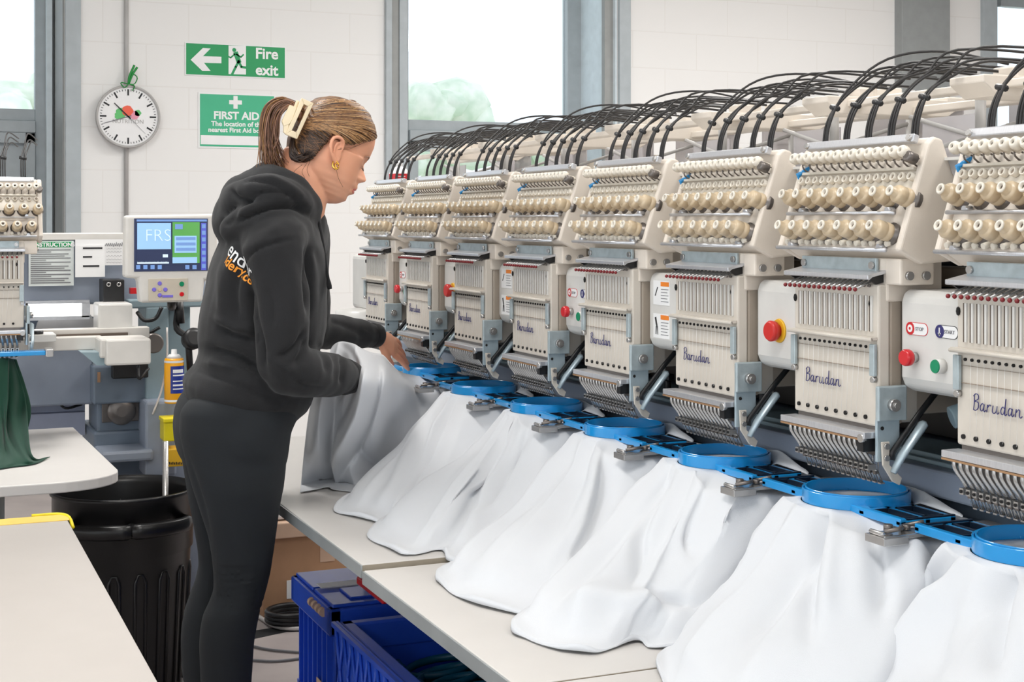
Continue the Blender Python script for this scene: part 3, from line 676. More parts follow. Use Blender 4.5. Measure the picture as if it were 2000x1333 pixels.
# control boxes between the heads
def cbox(k, kind):
    y1 = YC[k] - .107; y0 = YC[k] - .262; X = 1.262; yc = (y0 + y1) / 2
    b = MB(); b.prism([(X, 1.190), (X + .004, 1.203), (X + .012, 1.2075), (1.42, 1.2075), (1.42, 1.072), (X + .02, 1.068), (X + .006, 1.074), (X, 1.088)], (0, y1, 0), EX, UP, y1 - y0)
    bx = b.build('control_box', 'box_white', mach, bevel=.006, seg=3)
    if kind == 'stop':
        for (yy, txt, m) in ((y1 - .028, 'STOP', 'red'), (y1 - .088, 'START', 'ink_blue')):
            zz = 1.1555
            def rr(w_, h, o): return [(w_ * math.copysign(1, math.cos(t)) + h * math.cos(t), h * math.sin(t)) for t in [2 * math.pi * j / 24 + .01 for j in range(24)]]
            b = MB(); b.prism(rr(.0135, .0088, 0), (X, yy - .008, zz), NX, UP, .0006); b.build('label_border', m if m != 'ink_blue' else 'ink_black', bx)
            b = MB(); b.prism(rr(.0135, .0080, 0), (X - .0005, yy - .008, zz), NX, UP, .0005); b.build('label', 'white', bx)
            b = MB(); b.lathe((X, yy + .0055, zz), (-1, 0, 0), [(0, .0088), (.0014, .0088)], 20); b.build('label_symbol', m, bx)
            b = MB()
            if txt == 'STOP': b.lathe((X - .0014, yy + .0055, zz), (-1, 0, 0), [(0, .0052), (.0003, .0052)], 16); b.lathe((X - .0017, yy + .0055, zz), (-1, 0, 0), [(0, .002), (.0003, .002)], 12, 'red')
            else: b.bb(X - .0018, X - .0014, yy + .0045, yy + .0065, zz - .005, zz + .005); b.prism([(-.003, -.002), (.003, -.002), (0, -.0065)], (X - .0014, yy + .0055, zz), NX, UP, .0004)
            b.build('symbol_mark', 'white', bx)
            text(txt, .0070, (X - .0012, yy - .0138, zz), NX, UP, 'lettering', 'ink_grey', bx)
        b = MB(); f = Vector((X, y1 - .033, 1.117)); b.lathe(f, (-1, 0, 0), [(0, .0072), (.010, .0072)], 18, 'steel', True); b.lathe(f, (-1, 0, 0), [(.010, .0105), (.012, .0115), (.018, .0115), (.0215, .0095)], 24, 'red'); b.build('stop_button', 'red', bx)
        b = MB(); f = Vector((X, y1 - .087, 1.110)); b.lathe(f, (-1, 0, 0), [(0, .0100), (.012, .0100)], 24, 'box_white'); b.lathe(f, (-1, 0, 0), [(.012, .0092), (.0135, .0085)], 24, 'green_btn'); b.build('start_button', 'green_btn', bx)
    elif kind == 'estop':
        f = Vector((X, yc + .012, 1.130)); b = MB(); b.lathe(f, (-1, 0, 0), [(0, .019), (.003, .018)], 28, 'yellow'); b.lathe(f, (-1, 0, 0), [(.003, .0105), (.008, .0105), (.009, .0155), (.017, .0165), (.021, .0135)], 28, 'estop_red'); b.build('emergency_button', 'estop_red', bx)
    else:
        for zz, mark in ((1.172, 'needle'), (1.112, 'hand')):
            b = MB(); b.bb(X - .0006, X, y1 - .078, y1 - .018, zz - .022, zz + .022); b.build('label', 'white', bx)
            b = MB(); b.bb(X - .001, X - .0004, y1 - .076, y1 - .046, zz + .012, zz + .020); b.build('label_header', 'orange', bx)
            b = MB()
            for j in range(5): b.bb(X - .001, X - .0004, y1 - (.074 - .004 * (j % 2)), y1 - .047, zz + .006 - j * .0055, zz + .0072 - j * .0055)
            b.build('label_text', 'ink_grey', bx)
            b = MB()
            if mark == 'needle': b.prism([(0, 0), (.003, 0), (.012, .016), (.009, .016)], (X - .0004, y1 - .024, zz - .006), NX, UP, .0006)
            else:
                b.prism([(0, .014), (.005, .016), (.010, .000), (.007, -.003), (.004, .002)], (X - .0004, y1 - .024, zz), NX, UP, .0006)
                for j in range(4): b.prism([(.004 + j * .002, -.001), (.0052 + j * .002, -.001), (.003 + j * .0032, -.016), (.0022 + j * .0032, -.016)], (X - .0004, y1 - .024, zz), NX, UP, .0006)
            b.build('pictogram', 'ink_black', bx)
for k, kd in zip(range(1, 8), ('stop', 'estop', 'warn', 'stop', 'warn', 'estop', 'stop')): cbox(k, kd)
b = MB(); b.bb(1.30, 1.62, 4.10, 4.34, 1.03, 1.20); b.build('end_cover', 'box_white', mach, bevel=.015, seg=3)
b = MB(); b.lathe((1.30, 4.2, .98), (0, 0, 1), [(-.06, .05), (0, .085), (.05, .09), (.055, .06)], 24); b.build('end_motor', 'box_white', mach)
# thread rack over the machine
b = MB(); b.bb(1.40, 1.43, .9, 4.1, 1.486, 1.497); b.bb(1.53, 1.56, .9, 4.1, 1.478, 1.490); b.build('rack_rail', 'beige', mach, bevel=.002)
b = MB(); b.bb(1.305, 1.80, .9, 4.12, 1.384, 1.388); b.build('rack_tray', 'box_white', mach)
for k in range(1, 9):
    y = YC[k]
    b = MB(); b.cyl((1.46, y - .04, 1.24), (1.46, y - .04, 1.49), .008, n=10); b.cyl((1.62, y - .04, 1.16), (1.62, y - .04, 1.53), .008, n=10); b.build('rack_post', 'pipe', mach)
    b = MB(); b.prism([(1.385, 1.474), (1.60, 1.474), (1.64, 1.498), (1.64, 1.503), (1.36, 1.503), (1.36, 1.492)], (0, y - .09, 0), EX, UP, .07); b.bb(1.50, 1.535, y - .06, y - .02, 1.503, 1.53); b.bb(1.43, 1.46, y - .15, y - .11, 1.497, 1.518); b.bb(1.60, 1.72, y - .16, y + .16, 1.50, 1.508); b.bb(1.62, 1.65, y + .02, y + .06, 1.508, 1.54); b.build('guide_bracket', 'beige', mach, bevel=.002)
    b = MB(); b.tube([(1.38, y + .05, 1.392), (1.64, y - .05, 1.48)], .004, 6); b.tube([(1.5, y + .17, 1.47), (1.5, y - .1, 1.40)], .004, 6); b.build('rack_brace', 'pipe', mach)
    MB().bb(1.50, 1.503, y + .0, y + .14, 1.39, 1.465).build('clear_guard', 'clear_plastic', mach); MB().bb(1.64, 1.643, y - .15, y + .1, 1.40, 1.49).build('clear_guard', 'clear_plastic', mach)
    b = MB()
    for j in range(5): b.cyl((1.66, y - .13 + j * .06, 1.388), (1.66, y - .13 + j * .06, 1.46), .017, .013, n=14)
    b.build('cones', 'cream_small', mach)

# hoop carriage clamps
for k in range(1, 9):
    y = YC[k] - .18
    b = MB(); b.bb(1.165, 1.36, y - .019, y + .012, .8885, .8945); b.bb(1.160, 1.20, y - .024, y + .016, .8825, .8930); b.tube([(1.166, y - .016, .896), (1.166, y + .012, .896)], .0035, 8); b.build('frame_clamp', 'steel', mach, bevel=.001)
    b = MB(); b.tube(catmull([(1.17, y - .012, .899), (1.19, y - .02, .903), (1.215, y + .01, .898), (1.24, y - .004, .905)], 12), .003, 6); b.cyl((1.185, y, .896), (1.185, y, .905), .006, n=10); b.cyl((1.215, y, .896), (1.215, y, .902), .005, n=10); b.build('clamp_spring', 'dark_steel', mach)

# ================================================================== HOOPS
CX, RO = 1.268, .077
def make_hoop():
    t = thing('embroidery_hoop', 'x', 'embroidery hoop', (CX, 0, .905), 'blue hoops under the sewing heads')
    def ring(b, r1, r0, z0, z1, m):
        for P in ([(z0, r1), (z1 - .0005, r1)], [(z1 - .0005, r1), (z1, r1 - .0005)], [(z1, r1 - .0005), (z1, r0 + .0005)], [(z1, r0 + .0005), (z1 - .0005, r0)], [(z1 - .0005, r0), (z0, r0)], [(z0, r0), (z0, r1)]): b.lathe((CX, 0, 0), (0, 0, 1), P, 96, m, False)
    b = MB(); ring(b, RO, RO - .0030, .8975, .916, 'hoop_blue'); b.build('outer_ring', 'hoop_blue', t)
    b = MB(); ring(b, RO - .0040, RO - .0068, .8985, .918, 'hoop_blue'); b.build('inner_ring', 'hoop_blue', t)
    for s_ in (-1, 1):
        # flat arm with two windows
        y0, y1 = s_ * (RO * .93), s_ * .166; xa, xb = CX - .052, CX + .04
        b = MB(); z0, z1 = .8965, .9035
        q = [(xa, xa + .009), (xb - .009, xb)]
        b.bb(xa, xa + .010, s_ * .05, y1, z0 - .002, z1 + .003); b.bb(xb - .010, xb, s_ * .062, y1, z0, z1)
        b.bb(xa, xb, y1 - s_ * .010, y1, z0, z1); b.bb(xa, xb, s_ * .076, s_ * .088, z0, z1)
        b.bb(xa + .04, xa + .05, y0, y1, z0, z1)
        b.prism([(xa + .002, s_ * .047), (xa + .02, s_ * .072), (xa + .012, s_ * .089), (xa + .002, s_ * .089)][::s_], (0, 0, z0 + .0005), EX, (0, 1, 0), z1 - z0 + .0015)
        am = b.build('arm', 'hoop_blue', t, bevel=.0015)
        b = MB()
        for (p, q_) in ((xa + .011, xa + .039), (xa + .051, xb - .011)):
            ya, yb = s_ * .090, y1 - s_ * .012; zt = z1 + .0012
            b.bb(p, p + .003, ya, yb, z0, zt); b.bb(q_ - .003, q_, ya, yb, z0, zt); b.bb(p, q_, ya, ya + s_ * .003, z0, zt); b.bb(p, q_, yb - s_ * .003, yb, z0, zt)
        b.bb(xa + .012, xb, y1 - s_ * .006, y1 - s_ * .001, z1, z1 + .002)
        b.build('metal_inlay', 'hoop_dark', am)
    return t
hoop = make_hoop()
HL = {2: 'blue round hoop pressed down by the woman\'s hand', 3: 'small blue round hoop next to the woman\'s hand, over the first full shirt',
      4: 'blue round hoop under the fourth head, just beyond the small stop button', 5: 'blue round hoop under the fifth head, in line with the warning labels',
      6: 'blue round hoop under the sixth head before the big red mushroom button', 7: 'large blue round hoop under the seventh head showing most of its fabric disc',
      8: 'largest blue round hoop, cut off by the frame edge'}
for k in range(2, 9):
    o = hoop if k == 2 else copy_tree(hoop); o.location = (CX, YC[k], .905 + (.010 if k == 2 else 0)); o['label'] = HL[k]

# ================================================================== SHIRTS
TZ = {2: .7065, 3: .7065, 4: .7065, 5: .699, 6: .699, 7: .699, 8: .699}
def seg_z(y): return .7075 if y > 2.384 else .6995
def fold_lines(strokes):
    out = []
    for pts, am, wd in strokes:
        P = catmull([(a, c, 0) for a, c in pts], 3 * len(pts)); out.append(([(p.x, p.y) for p in P], am, wd))
    return out
def fold_at(p, lines):
    d_ = p.x * SY + p.y * CY; px = 1000 + F * (p.x * CY - p.y * SY) / d_; py = HOR + F * (CH - p.z) / d_; s_ = 0
    for P, am, wd in lines:
        best = 1e9; tt = 0
        for i in range(len(P) - 1):
            ax, ay = P[i]; ex, ey = P[i + 1][0] - ax, P[i + 1][1] - ay; L2 = ex * ex + ey * ey + 1e-6; t = max(0, min(1, ((px - ax) * ex + (py - ay) * ey) / L2))
            q = (px - ax - t * ex) ** 2 + (py - ay - t * ey) ** 2
            if q < best: best = q; tt = (i + t) / (len(P) - 1)
        if best < 9 * wd * wd: s_ += am * math.exp(-best / (wd * wd)) * min(1, min(tt, 1 - tt) * 4 + .1)
    return s_
FOLDS = {
 3: [([(851, 807), (832, 882), (806, 944), (793, 990)], -.009, 10), ([(910, 762), (887, 807), (858, 870), (840, 930)], -.009, 10), ([(830, 800), (800, 880), (765, 950), (720, 1000)], .010, 12)],
 4: [([(1007, 804), (975, 869), (942, 927), (920, 986), (894, 1041), (864, 1080)], -.020, 11), ([(1053, 807), (1024, 846), (988, 908), (955, 970), (923, 995)], -.018, 10), ([(990, 810), (955, 880), (915, 950), (870, 1020), (820, 1070)], .012, 12), ([(940, 830), (880, 920), (810, 1010)], -.008, 12)],
 5: [([(1185, 850), (1187, 950), (1150, 1050), (1090, 1120)], -.022, 14), ([(1125, 865), (1100, 925), (1030, 1025), (960, 1110)], -.012, 14), ([(1160, 860), (1150, 950), (1110, 1040), (1050, 1120)], .012, 14), ([(1060, 900), (990, 1000), (920, 1100)], -.007, 14)],
 6: [([(1320, 900), (1285, 965), (1250, 1050), (1240, 1145)], -.020, 13), ([(1400, 910), (1385, 965), (1360, 1025), (1355, 1100)], -.024, 13), ([(1245, 1145), (1310, 1175), (1375, 1170)], -.014, 10), ([(1090, 1185), (1175, 1165), (1250, 1175), (1290, 1195)], .020, 22), ([(1230, 920), (1160, 1020), (1090, 1120)], -.009, 16), ([(1430, 905), (1440, 980), (1430, 1060)], .012, 14)],
 7: [([(1610, 975), (1590, 1050), (1575, 1150), (1585, 1275)], -.024, 17), ([(1635, 990), (1622, 1100), (1615, 1225)], .014, 16), ([(1690, 990), (1715, 1100), (1720, 1220)], -.022, 17), ([(1450, 1260), (1525, 1150), (1560, 1050)], -.010, 18), ([(1760, 985), (1790, 1080), (1800, 1180)], .014, 18)],
 8: [([(1985, 1090), (1950, 1150), (1935, 1250), (1930, 1330)], -.026, 20), ([(1875, 1100), (1800, 1175), (1700, 1270)], -.012, 18), ([(1930, 1100), (1880, 1190), (1840, 1300)], .012, 20)]}
def shirt(k, bottom, seed, label, amp=.0095, freq=(7, 13)):
    FL = fold_lines(FOLDS[k])
    """bottom: list of pixel points on the table, from far side round the front to the near side"""
    rnd = random.Random(seed); Yc = YC[k]
    n = 97; nv = 46
    a0, a1 = R(78), R(312)       # around the ring, 90 = +Y (far), 180 = operator side, 270 = near side
    top = []
    for i in range(n):
        t = i / (n - 1); a = lerp(a0, a1, t); top.append(Vector((CX + math.cos(a) * (RO + .0015), Yc + math.sin(a) * (RO + .0015), .897)))
    bot = catmull(bottom, n)
    ph = [rnd.uniform(0, 6.28) for _ in range(8)]
    rows = []
    for j in range(nv):
        v = j / (nv - 1); row = []
        for i in range(n):
            u = i / (n - 1); A = top[i]; B = bot[i]
            out = Vector((A.x - CX, A.y - Yc, 0)).normalized(); sd = max(0, abs(out.y) - .45) / .55 * (1 if out.y < 0 else .2)
            Mp = A + out * (.012 + .115 * sd); Mp.z = .893 - .014 * sd
            if v < .12: p = A.lerp(Mp, math.sin(v / .12 * math.pi / 2))
            else:
                e = (v - .12) / .88; p = Mp.lerp(B, e); g = min(1, e + .07 * math.sin(math.pi * e) + .035 * math.sin(2 * math.pi * e)); p.z = lerp(Mp.z, B.z, g)
            env = min(1, v * 3.2) * (1 - .35 * v)
            w1 = math.sin(freq[0] * u * 6.28 * .6 + ph[0] + 1.5 * v * math.sin(ph[1])); w2 = math.sin(freq[1] * u * 6.28 * .55 + ph[2] + 2.0 * v)
            r1 = 1 - abs(math.sin(freq[0] * u * 2.6 + ph[3] - v * 1.3)) ** .7
            d = amp * env * (1.0 * w1 * (.4 + .6 * math.sin(ph[4] + 3 * u) ** 2) + .25 * w2 + 1.7 * r1 - .5)
            d += .024 * noise.noise(Vector((u * 5 + seed * 3.1, v * 2.2, seed))) * env
            side = (bot[min(i + 1, n - 1)] - bot[max(i - 1, 0)]); nrm = Vector((side.y, -side.x, 0)).normalized()
            if nrm.dot(out) < 0: nrm = -nrm
            if v > .03: d += fold_at(p, FL) * min(1, v * 6)
            p += (nrm * .75 + UP * .6) * d * (1 - .5 * max(0, v - .85) / .15)
            zt = seg_z(p.y) + .0015
            if v > .86:
                e = (v - .86) / .14; lift = .0045 * (1 + math.sin(u * 31 + ph[5])) * e + .006 * max(0, noise.noise(Vector((u * 9, seed, 2)))) * e
                p.z = lerp(p.z, zt + lift, e)
            p.z = max(p.z, zt + .0006)
            row.append(p)
        rows.append(row)
    # fabric tucked under the ring, then hem turned under
    lip = [[Vector((CX, Yc, .8995))] * n, [Vector((CX + (p.x - CX) * .90, Yc + (p.y - Yc) * .90, .8992)) for p in top]]
    b = MB()
    b.grid(rows, 'shirt_white')
    # hem
    hem = []
    for i in range(n):
        p = rows[-1][i]; q = rows[-2][i]; d = (p - q); d.z = 0; d = d.normalized() if d.length > 1e-6 else Vector((-1, 0, 0))
        hem.append(p + d * .002 - Vector((0, 0, max(0, p.z - seg_z(p.y) - .001) * .8)))
    b.grid([rows[-1], hem], 'shirt_white')
    # disc stretched in the ring
    disc = []
    for j in range(7):
        rr = (RO - .0070) * j / 6; disc.append([Vector((CX + rr * math.cos(2 * math.pi * i / 48), Yc + rr * math.sin(2 * math.pi * i / 48), .8992 + .0002 * math.sin(i))) for i in range(48)])
    b.grid(disc, 'shirt_white', close=True)
    # loose body of the shirt lying on the carriage behind the ring
    back = []
    for j in range(14):
        v = j / 13; row = []
        for i in range(33):
            u = i / 32; a = lerp(R(62), R(-50), u)
            x0_, y0_ = CX + (RO + .003) * math.cos(a), Yc + (RO + .003) * math.sin(a)
            x1_, y1_ = CX + .052 + .038 * math.sin(math.pi * u) ** .7, Yc + lerp(.10, -.165, u)
            z = .9045 + .013 * math.sin(math.pi * min(1, v * 1.05)) * (.8 + .6 * noise.noise(Vector((u * 4, seed, v * 2)))) * math.sin(math.pi * u) ** .5 - .004 * v
            if v < .15: z = lerp(.898, z, v / .15)
            x = lerp(x0_, x1_, v); y = lerp(y0_, y1_, v)
            row.append(Vector((x, y, z)))
        back.append(row)
    b.grid(back, 'shirt_white')
    o = b.build('shirt', 'shirt_white', org=(CX - .1, Yc, .7), solid=.0012)
    return tag(o, label, 'shirt', 'white shirts clamped in the hoops')
def tp(x, y): p = PZ(x, y, .704 if y < 1110 else .699); return p
def rel(k, x, y): z = seg_z(YC[k] + y); return Vector((CX + x, YC[k] + y, z))
shirt(3, [rel(3, -.02, .15), rel(3, -.2, .02), tp(700, 968), tp(652, 1000), tp(690, 1014), tp(742, 1026), tp(752, 1035), tp(800, 1025), tp(870, 1010), rel(3, -.10, -.30), rel(3, .04, -.26)], 3, 'white shirt hanging next to the bunched one, its hem crumpled into a small fold')
shirt(4, [rel(4, -.02, .15), rel(4, -.2, .02), tp(775, 1010), tp(722, 1048), tp(755, 1075), tp(793, 1090), tp(860, 1080), tp(890, 1096), tp(960, 1095), tp(1020, 1075), rel(4, -.10, -.34), rel(4, .04, -.28)], 14, 'white shirt whose hem stops just short of the table seam')
shirt(5, [rel(5, -.02, .15), rel(5, -.2, .02), tp(925, 1075), tp(855, 1122), tp(870, 1152), tp(925, 1180), tp(1025, 1206), tp(1090, 1200), rel(5, -.20, -.42), rel(5, -.06, -.34), rel(5, .04, -.24)], 25, 'white shirt lying across the raised table seam')
shirt(6, [rel(6, -.02, .15), rel(6, -.2, .02), tp(1085, 1160), tp(1005, 1228), tp(1030, 1252), tp(1105, 1273), tp(1165, 1279), tp(1215, 1262), tp(1250, 1255), tp(1290, 1268), rel(6, -.15, -.30), rel(6, .04, -.24)], 36, 'white shirt with a rolled turned-up hem in front of the sixth head')
shirt(7, [rel(7, -.02, .15), rel(7, -.19, .10), tp(1345, 1240), tp(1285, 1288), tp(1300, 1335), tp(1345, 1400), tp(1450, 1440), rel(7, -.30, -.36), rel(7, -.14, -.32), rel(7, .04, -.24)], 47, 'wide white shirt below the seventh head, its lower hem running out of view')
shirt(8, [rel(8, -.02, .15), rel(8, -.17, .17), tp(1700, 1262), tp(1615, 1345), tp(1590, 1440), rel(8, -.42, -.25), rel(8, -.30, -.38), rel(8, -.14, -.32), rel(8, .04, -.24)], 58, 'white shirt under the cut-off head at the frame corner')

# bunched shirt the woman is feeding into the second hoop
def bunched():
    def Z(x, y): return PZ(x, y, .7085)
    cols = [
     [PY(640, 700, 3.08), PY(622, 740, 3.08), PY(604, 800, 3.10), PY(594, 880, 3.11), Z(588, 948), Z(586, 962)],
     [PY(650, 676, 3.10), PY(640, 735, 3.05), PY(628, 800, 3.07), PY(622, 880, 3.08), Z(622, 940), Z(615, 957)],
     [PY(668, 668, 3.10), PY(672, 715, 3.04), PY(655, 790, 3.07), PY(655, 870, 3.11), Z(650, 938), Z(640, 952)],
     [PY(690, 672, 3.06), PY(690, 728, 2.95), PY(676, 800, 2.99), PY(650, 880, 3.06), Z(655, 945), Z(652, 957)],
     [PY(706, 681, 3.06), PY(704, 738, 2.915), PY(694, 812, 2.97), PY(668, 890, 3.05), Z(676, 945), Z(690, 962)],
     [PY(728, 690, 3.10), PY(724, 745, 2.92), PY(716, 815, 3.0), PY(700, 890, 3.10), Z(705, 948), Z(712, 966)],
     [PY(748, 694, 3.18), PY(752, 745, 2.97), PY(742, 820, 3.06), PY(735, 895, 3.14), Z(745, 938), Z(750, 950)],
     [PY(765, 712, 3.28), PY(778, 760, 3.12), PY(770, 825, 3.22), PY(772, 890, 3.21), Z(785, 930), Z(790, 940)],
     [PY(785, 728, 3.42), PY(812, 765, 3.34), PY(812, 825, 3.30), PY(822, 885, 3.28), Z(835, 925), Z(842, 934)],
     [PY(830, 738, 3.46), PY(862, 770, 3.36), PY(868, 830, 3.33), PY(880, 880, 3.30), Z(892, 918), Z(900, 925)]]
    FL = fold_lines([([(684, 680), (692, 705), (690, 744), (684, 768), (668, 810), (660, 840)], -.036, 8), ([(708, 688), (716, 735), (707, 795), (680, 855), (650, 905), (644, 930)], .028, 12), ([(738, 696), (737, 744), (728, 792), (704, 855), (680, 900), (664, 928)], -.042, 9), ([(757, 700), (758, 750), (740, 840), (722, 890)], .026, 11), ([(768, 716), (758, 786), (745, 840), (738, 890)], -.045, 9), ([(652, 780), (646, 828), (642, 880), (648, 915)], -.028, 8), ([(620, 790), (612, 860), (604, 930)], .008, 12), ([(590, 940), (640, 940), (700, 958)], -.010, 6), ([(690, 860), (720, 900), (760, 930)], -.024, 8), ([(800, 770), (830, 840), (860, 900)], -.018, 12), ([(660, 670), (690, 690), (700, 730)], -.008, 6)])
    n = 141; nv = 64; C2 = [catmull(c, nv) for c in cols]; rows = []
    for j in range(nv):
        v = j / (nv - 1); r_ = catmull([c[j] for c in C2], n)
        for i, p in enumerate(r_):
            u = i / (n - 1); env = math.sin(math.pi * min(1, v * .9 + .1)) ** .7
            d = .013 * env * ((1 - abs(math.sin(u * 17 + 1.6 * v + .8 * math.sin(v * 5))) ** .5) * 1.9 - .7 + .4 * math.sin(u * 33 - 4 * v)) + .016 * noise.noise(Vector((u * 8, v * 3, 4.4))) * env
            d = d * .45 + fold_at(p, FL) * min(1, v * 8)
            p += Vector((-.45, -1, .25)).normalized() * d
            p.z = max(p.z, .7085)
        rows.append(r_)
    b = MB()
    # part that folds over the top and runs back to the hoop
    bk = []
    for j in range(8):
        t = j / 7; bk.append([p + Vector((.02 * t, .05 * t, .006 * math.sin(3.1 * t) - .05 * t)) for p in rows[0]])
    b.grid(bk[::-1] + rows[1:], 'shirt_white')
    Yc = YC[2]; disc = []
    for j in range(6):
        rr = (RO - .0070) * j / 5; disc.append([Vector((CX + rr * math.cos(2 * math.pi * i / 40), Yc + rr * math.sin(2 * math.pi * i / 40), .8992)) for i in range(40)])
    b.grid(disc, 'shirt_white', close=True)
    bkr = []
    for j in range(12):
        v = j / 11; row = []
        for i in range(40):
            u = i / 39; a = lerp(R(62), R(-60), u); rr = RO + .003 + v * (.03 + .02 * math.sin(u * 4))
            z = .904 + .016 * math.sin(math.pi * v) * (.7 + .6 * noise.noise(Vector((u * 5, 3, v * 2)))); z = lerp(.898, z, min(1, v / .15)); x = CX + rr * math.cos(a)
            x = min(x, 1.36)
            row.append(Vector((x, Yc + rr * math.sin(a), z)))
        bkr.append(row)
    b.grid(bkr, 'shirt_white')
    # apron from ring front down to the table
    rows = []
    for j in range(24):
        v = j / 23; row = []
        for i in range(50):
            u = i / 49; a = lerp(R(165), R(318), u); A = Vector((CX + math.cos(a) * RO, Yc + math.sin(a) * RO, .897)); B = Vector((lerp(1.02, 1.27, u), lerp(3.36, 3.22, u ** .7), .707))
            p = A.lerp(B, v); p.z = lerp(A.z, B.z, min(1, v + .1 * math.sin(math.pi * v))); p += Vector((-1, -1, 0)) * .006 * math.sin(u * 22 + v * 2) * math.sin(math.pi * v); p.z = max(p.z, .7075); row.append(p)
        rows.append(row)
    b.grid(rows, 'shirt_white')
    return tag(b.build('shirt', 'shirt_white', org=(1, 3.2, .7), solid=.0012), 'bunched white shirt gathered over the woman\'s forearm, standing on the table', 'shirt', 'white shirts clamped in the hoops')
bunched()
#PART2
# ================================================================== THE WOMAN
def proj(p):
    d = p[0] * SY + p[1] * CY; l = p[0] * CY - p[1] * SY
    return 1000 + F * l / d, HOR + F * (CH - p[2]) / d
def loft(b, secs, n=28, e=1.0, m=None):
    """secs: (centre, half axis A, half axis B) with domed ends"""
    rows = []
    def row(c, A, B, s=1):
        r_ = []
        for k in range(n):
            t = 2 * math.pi * k / n; ct, st = math.cos(t), math.sin(t)
            r_.append(Vector(c) + Vector(A) * (s * math.copysign(abs(ct) ** e, ct)) + Vector(B) * (s * math.copysign(abs(st) ** e, st)))
        return r_
    c0, A0, B0 = secs[0]; c1 = secs[1][0]; dr = (Vector(c0) - Vector(c1)).normalized() * min(Vector(A0).length, Vector(B0).length) * .5
    rows.append(row(Vector(c0) + dr, A0, B0, .05)); rows.append(row(Vector(c0) + dr * .8, A0, B0, .6)); rows.append(row(Vector(c0) + dr * .45, A0, B0, .88))
    for s_ in secs: rows.append(row(*s_))
    c0, A0, B0 = secs[-1]; c1 = secs[-2][0]; dr = (Vector(c0) - Vector(c1)).normalized() * min(Vector(A0).length, Vector(B0).length) * .5
    rows.append(row(Vector(c0) + dr * .45, A0, B0, .88)); rows.append(row(Vector(c0) + dr * .8, A0, B0, .6)); rows.append(row(Vector(c0) + dr, A0, B0, .05))
    b.grid(rows, m, close=True)
    o = len(b.v); k = len(rows); base = o - k * n; mi = b.mi[-1]
    b.f.append([base + j for j in range(n)][::-1]); b.sm.append(True); b.mi.append(mi)
    b.f.append([base + (k - 1) * n + j for j in range(n)]); b.sm.append(True); b.mi.append(mi)
def limb3(b, pts, radii, n=20, steps=5, flat=1.0):
    P = catmull(pts, steps * (len(pts) - 1) + 1); Rr = []
    for i in range(len(P)):
        t = i / (len(P) - 1) * (len(pts) - 1); k = min(int(t), len(pts) - 2); q = t - k; q = q * q * (3 - 2 * q); Rr.append(lerp(radii[k], radii[k + 1], q))
    P2 = [P[0] - (P[1] - P[0]).normalized() * Rr[0] * .6, P[0] - (P[1] - P[0]).normalized() * Rr[0] * .3] + P + [P[-1] + (P[-1] - P[-2]).normalized() * Rr[-1] * .3, P[-1] + (P[-1] - P[-2]).normalized() * Rr[-1] * .6]
    b.tube(P2, 0, n, radii=[Rr[0] * .5, Rr[0] * .85] + Rr + [Rr[-1] * .85, Rr[-1] * .5], flat=flat)
def remesh(mb, voxel, smooth=4, fac=.5):
    me = mb.mesh('white'); o = bpy.data.objects.new('r', me); C.objects.link(o)
    bm = bmesh.new(); bm.from_mesh(me); bmesh.ops.recalc_face_normals(bm, faces=bm.faces); bm.to_mesh(me); bm.free()
    md = o.modifiers.new('r', 'REMESH'); md.mode = 'VOXEL'; md.voxel_size = voxel; md.adaptivity = 0; md.use_smooth_shade = True
    if smooth: s_ = o.modifiers.new('s', 'SMOOTH'); s_.iterations = smooth; s_.factor = fac
    r_ = bpy.data.meshes.new_from_object(o.evaluated_get(bpy.context.evaluated_depsgraph_get()))
    C.objects.unlink(o); bpy.data.objects.remove(o); r_.materials.clear(); return r_
def displace(me, fn):
    n = len(me.vertices); co = np.zeros(n * 3); me.vertices.foreach_get('co', co); co = co.reshape(-1, 3)
    nr = np.zeros(n * 3); me.vertices.foreach_get('normal', nr); nr = nr.reshape(-1, 3)
    d = fn(co, nr); co += nr * d[:, None]; me.vertices.foreach_set('co', co.ravel()); me.update()
def strokes_fn(strokes, near_only=True):
    def fn(co, nr):
        d_ = co[:, 0] * SY + co[:, 1] * CY; l = co[:, 0] * CY - co[:, 1] * SY; px = 1000 + F * l / d_; py = HOR + F * (CH - co[:, 2]) / d_
        out = np.zeros(len(co)); fac = np.clip(-nr[:, 1] * 1.5 + .35, 0, 1)
        for (pts, amp, wd) in strokes:
            P = [np.array(p[:2]) for p in catmull([(a, b_, 0) for a, b_ in pts], 4 * len(pts))]; best = np.full(len(co), 1e9); tt = np.zeros(len(co))
            for i in range(len(P) - 1):
                a = P[i]; e = P[i + 1] - a; L2 = max(1e-6, e @ e); t = np.clip(((px - a[0]) * e[0] + (py - a[1]) * e[1]) / L2, 0, 1)
                q = np.hypot(px - a[0] - t * e[0], py - a[1] - t * e[1]); s_ = q < best; best = np.where(s_, q, best); tt = np.where(s_, (i + t) / (len(P) - 1), tt)
            out += 1.35 * amp * np.exp(-(best / wd) ** 2) * np.clip(np.minimum(tt, 1 - tt) * 5, .15, 1)
        return out * fac
    return fn
def noise_fn(amp, sc, seed=0):
    def fn(co, nr): return np.array([noise.noise(Vector((p[0] * sc[0] + seed, p[1] * sc[1], p[2] * sc[2]))) * amp for p in co])
    return fn

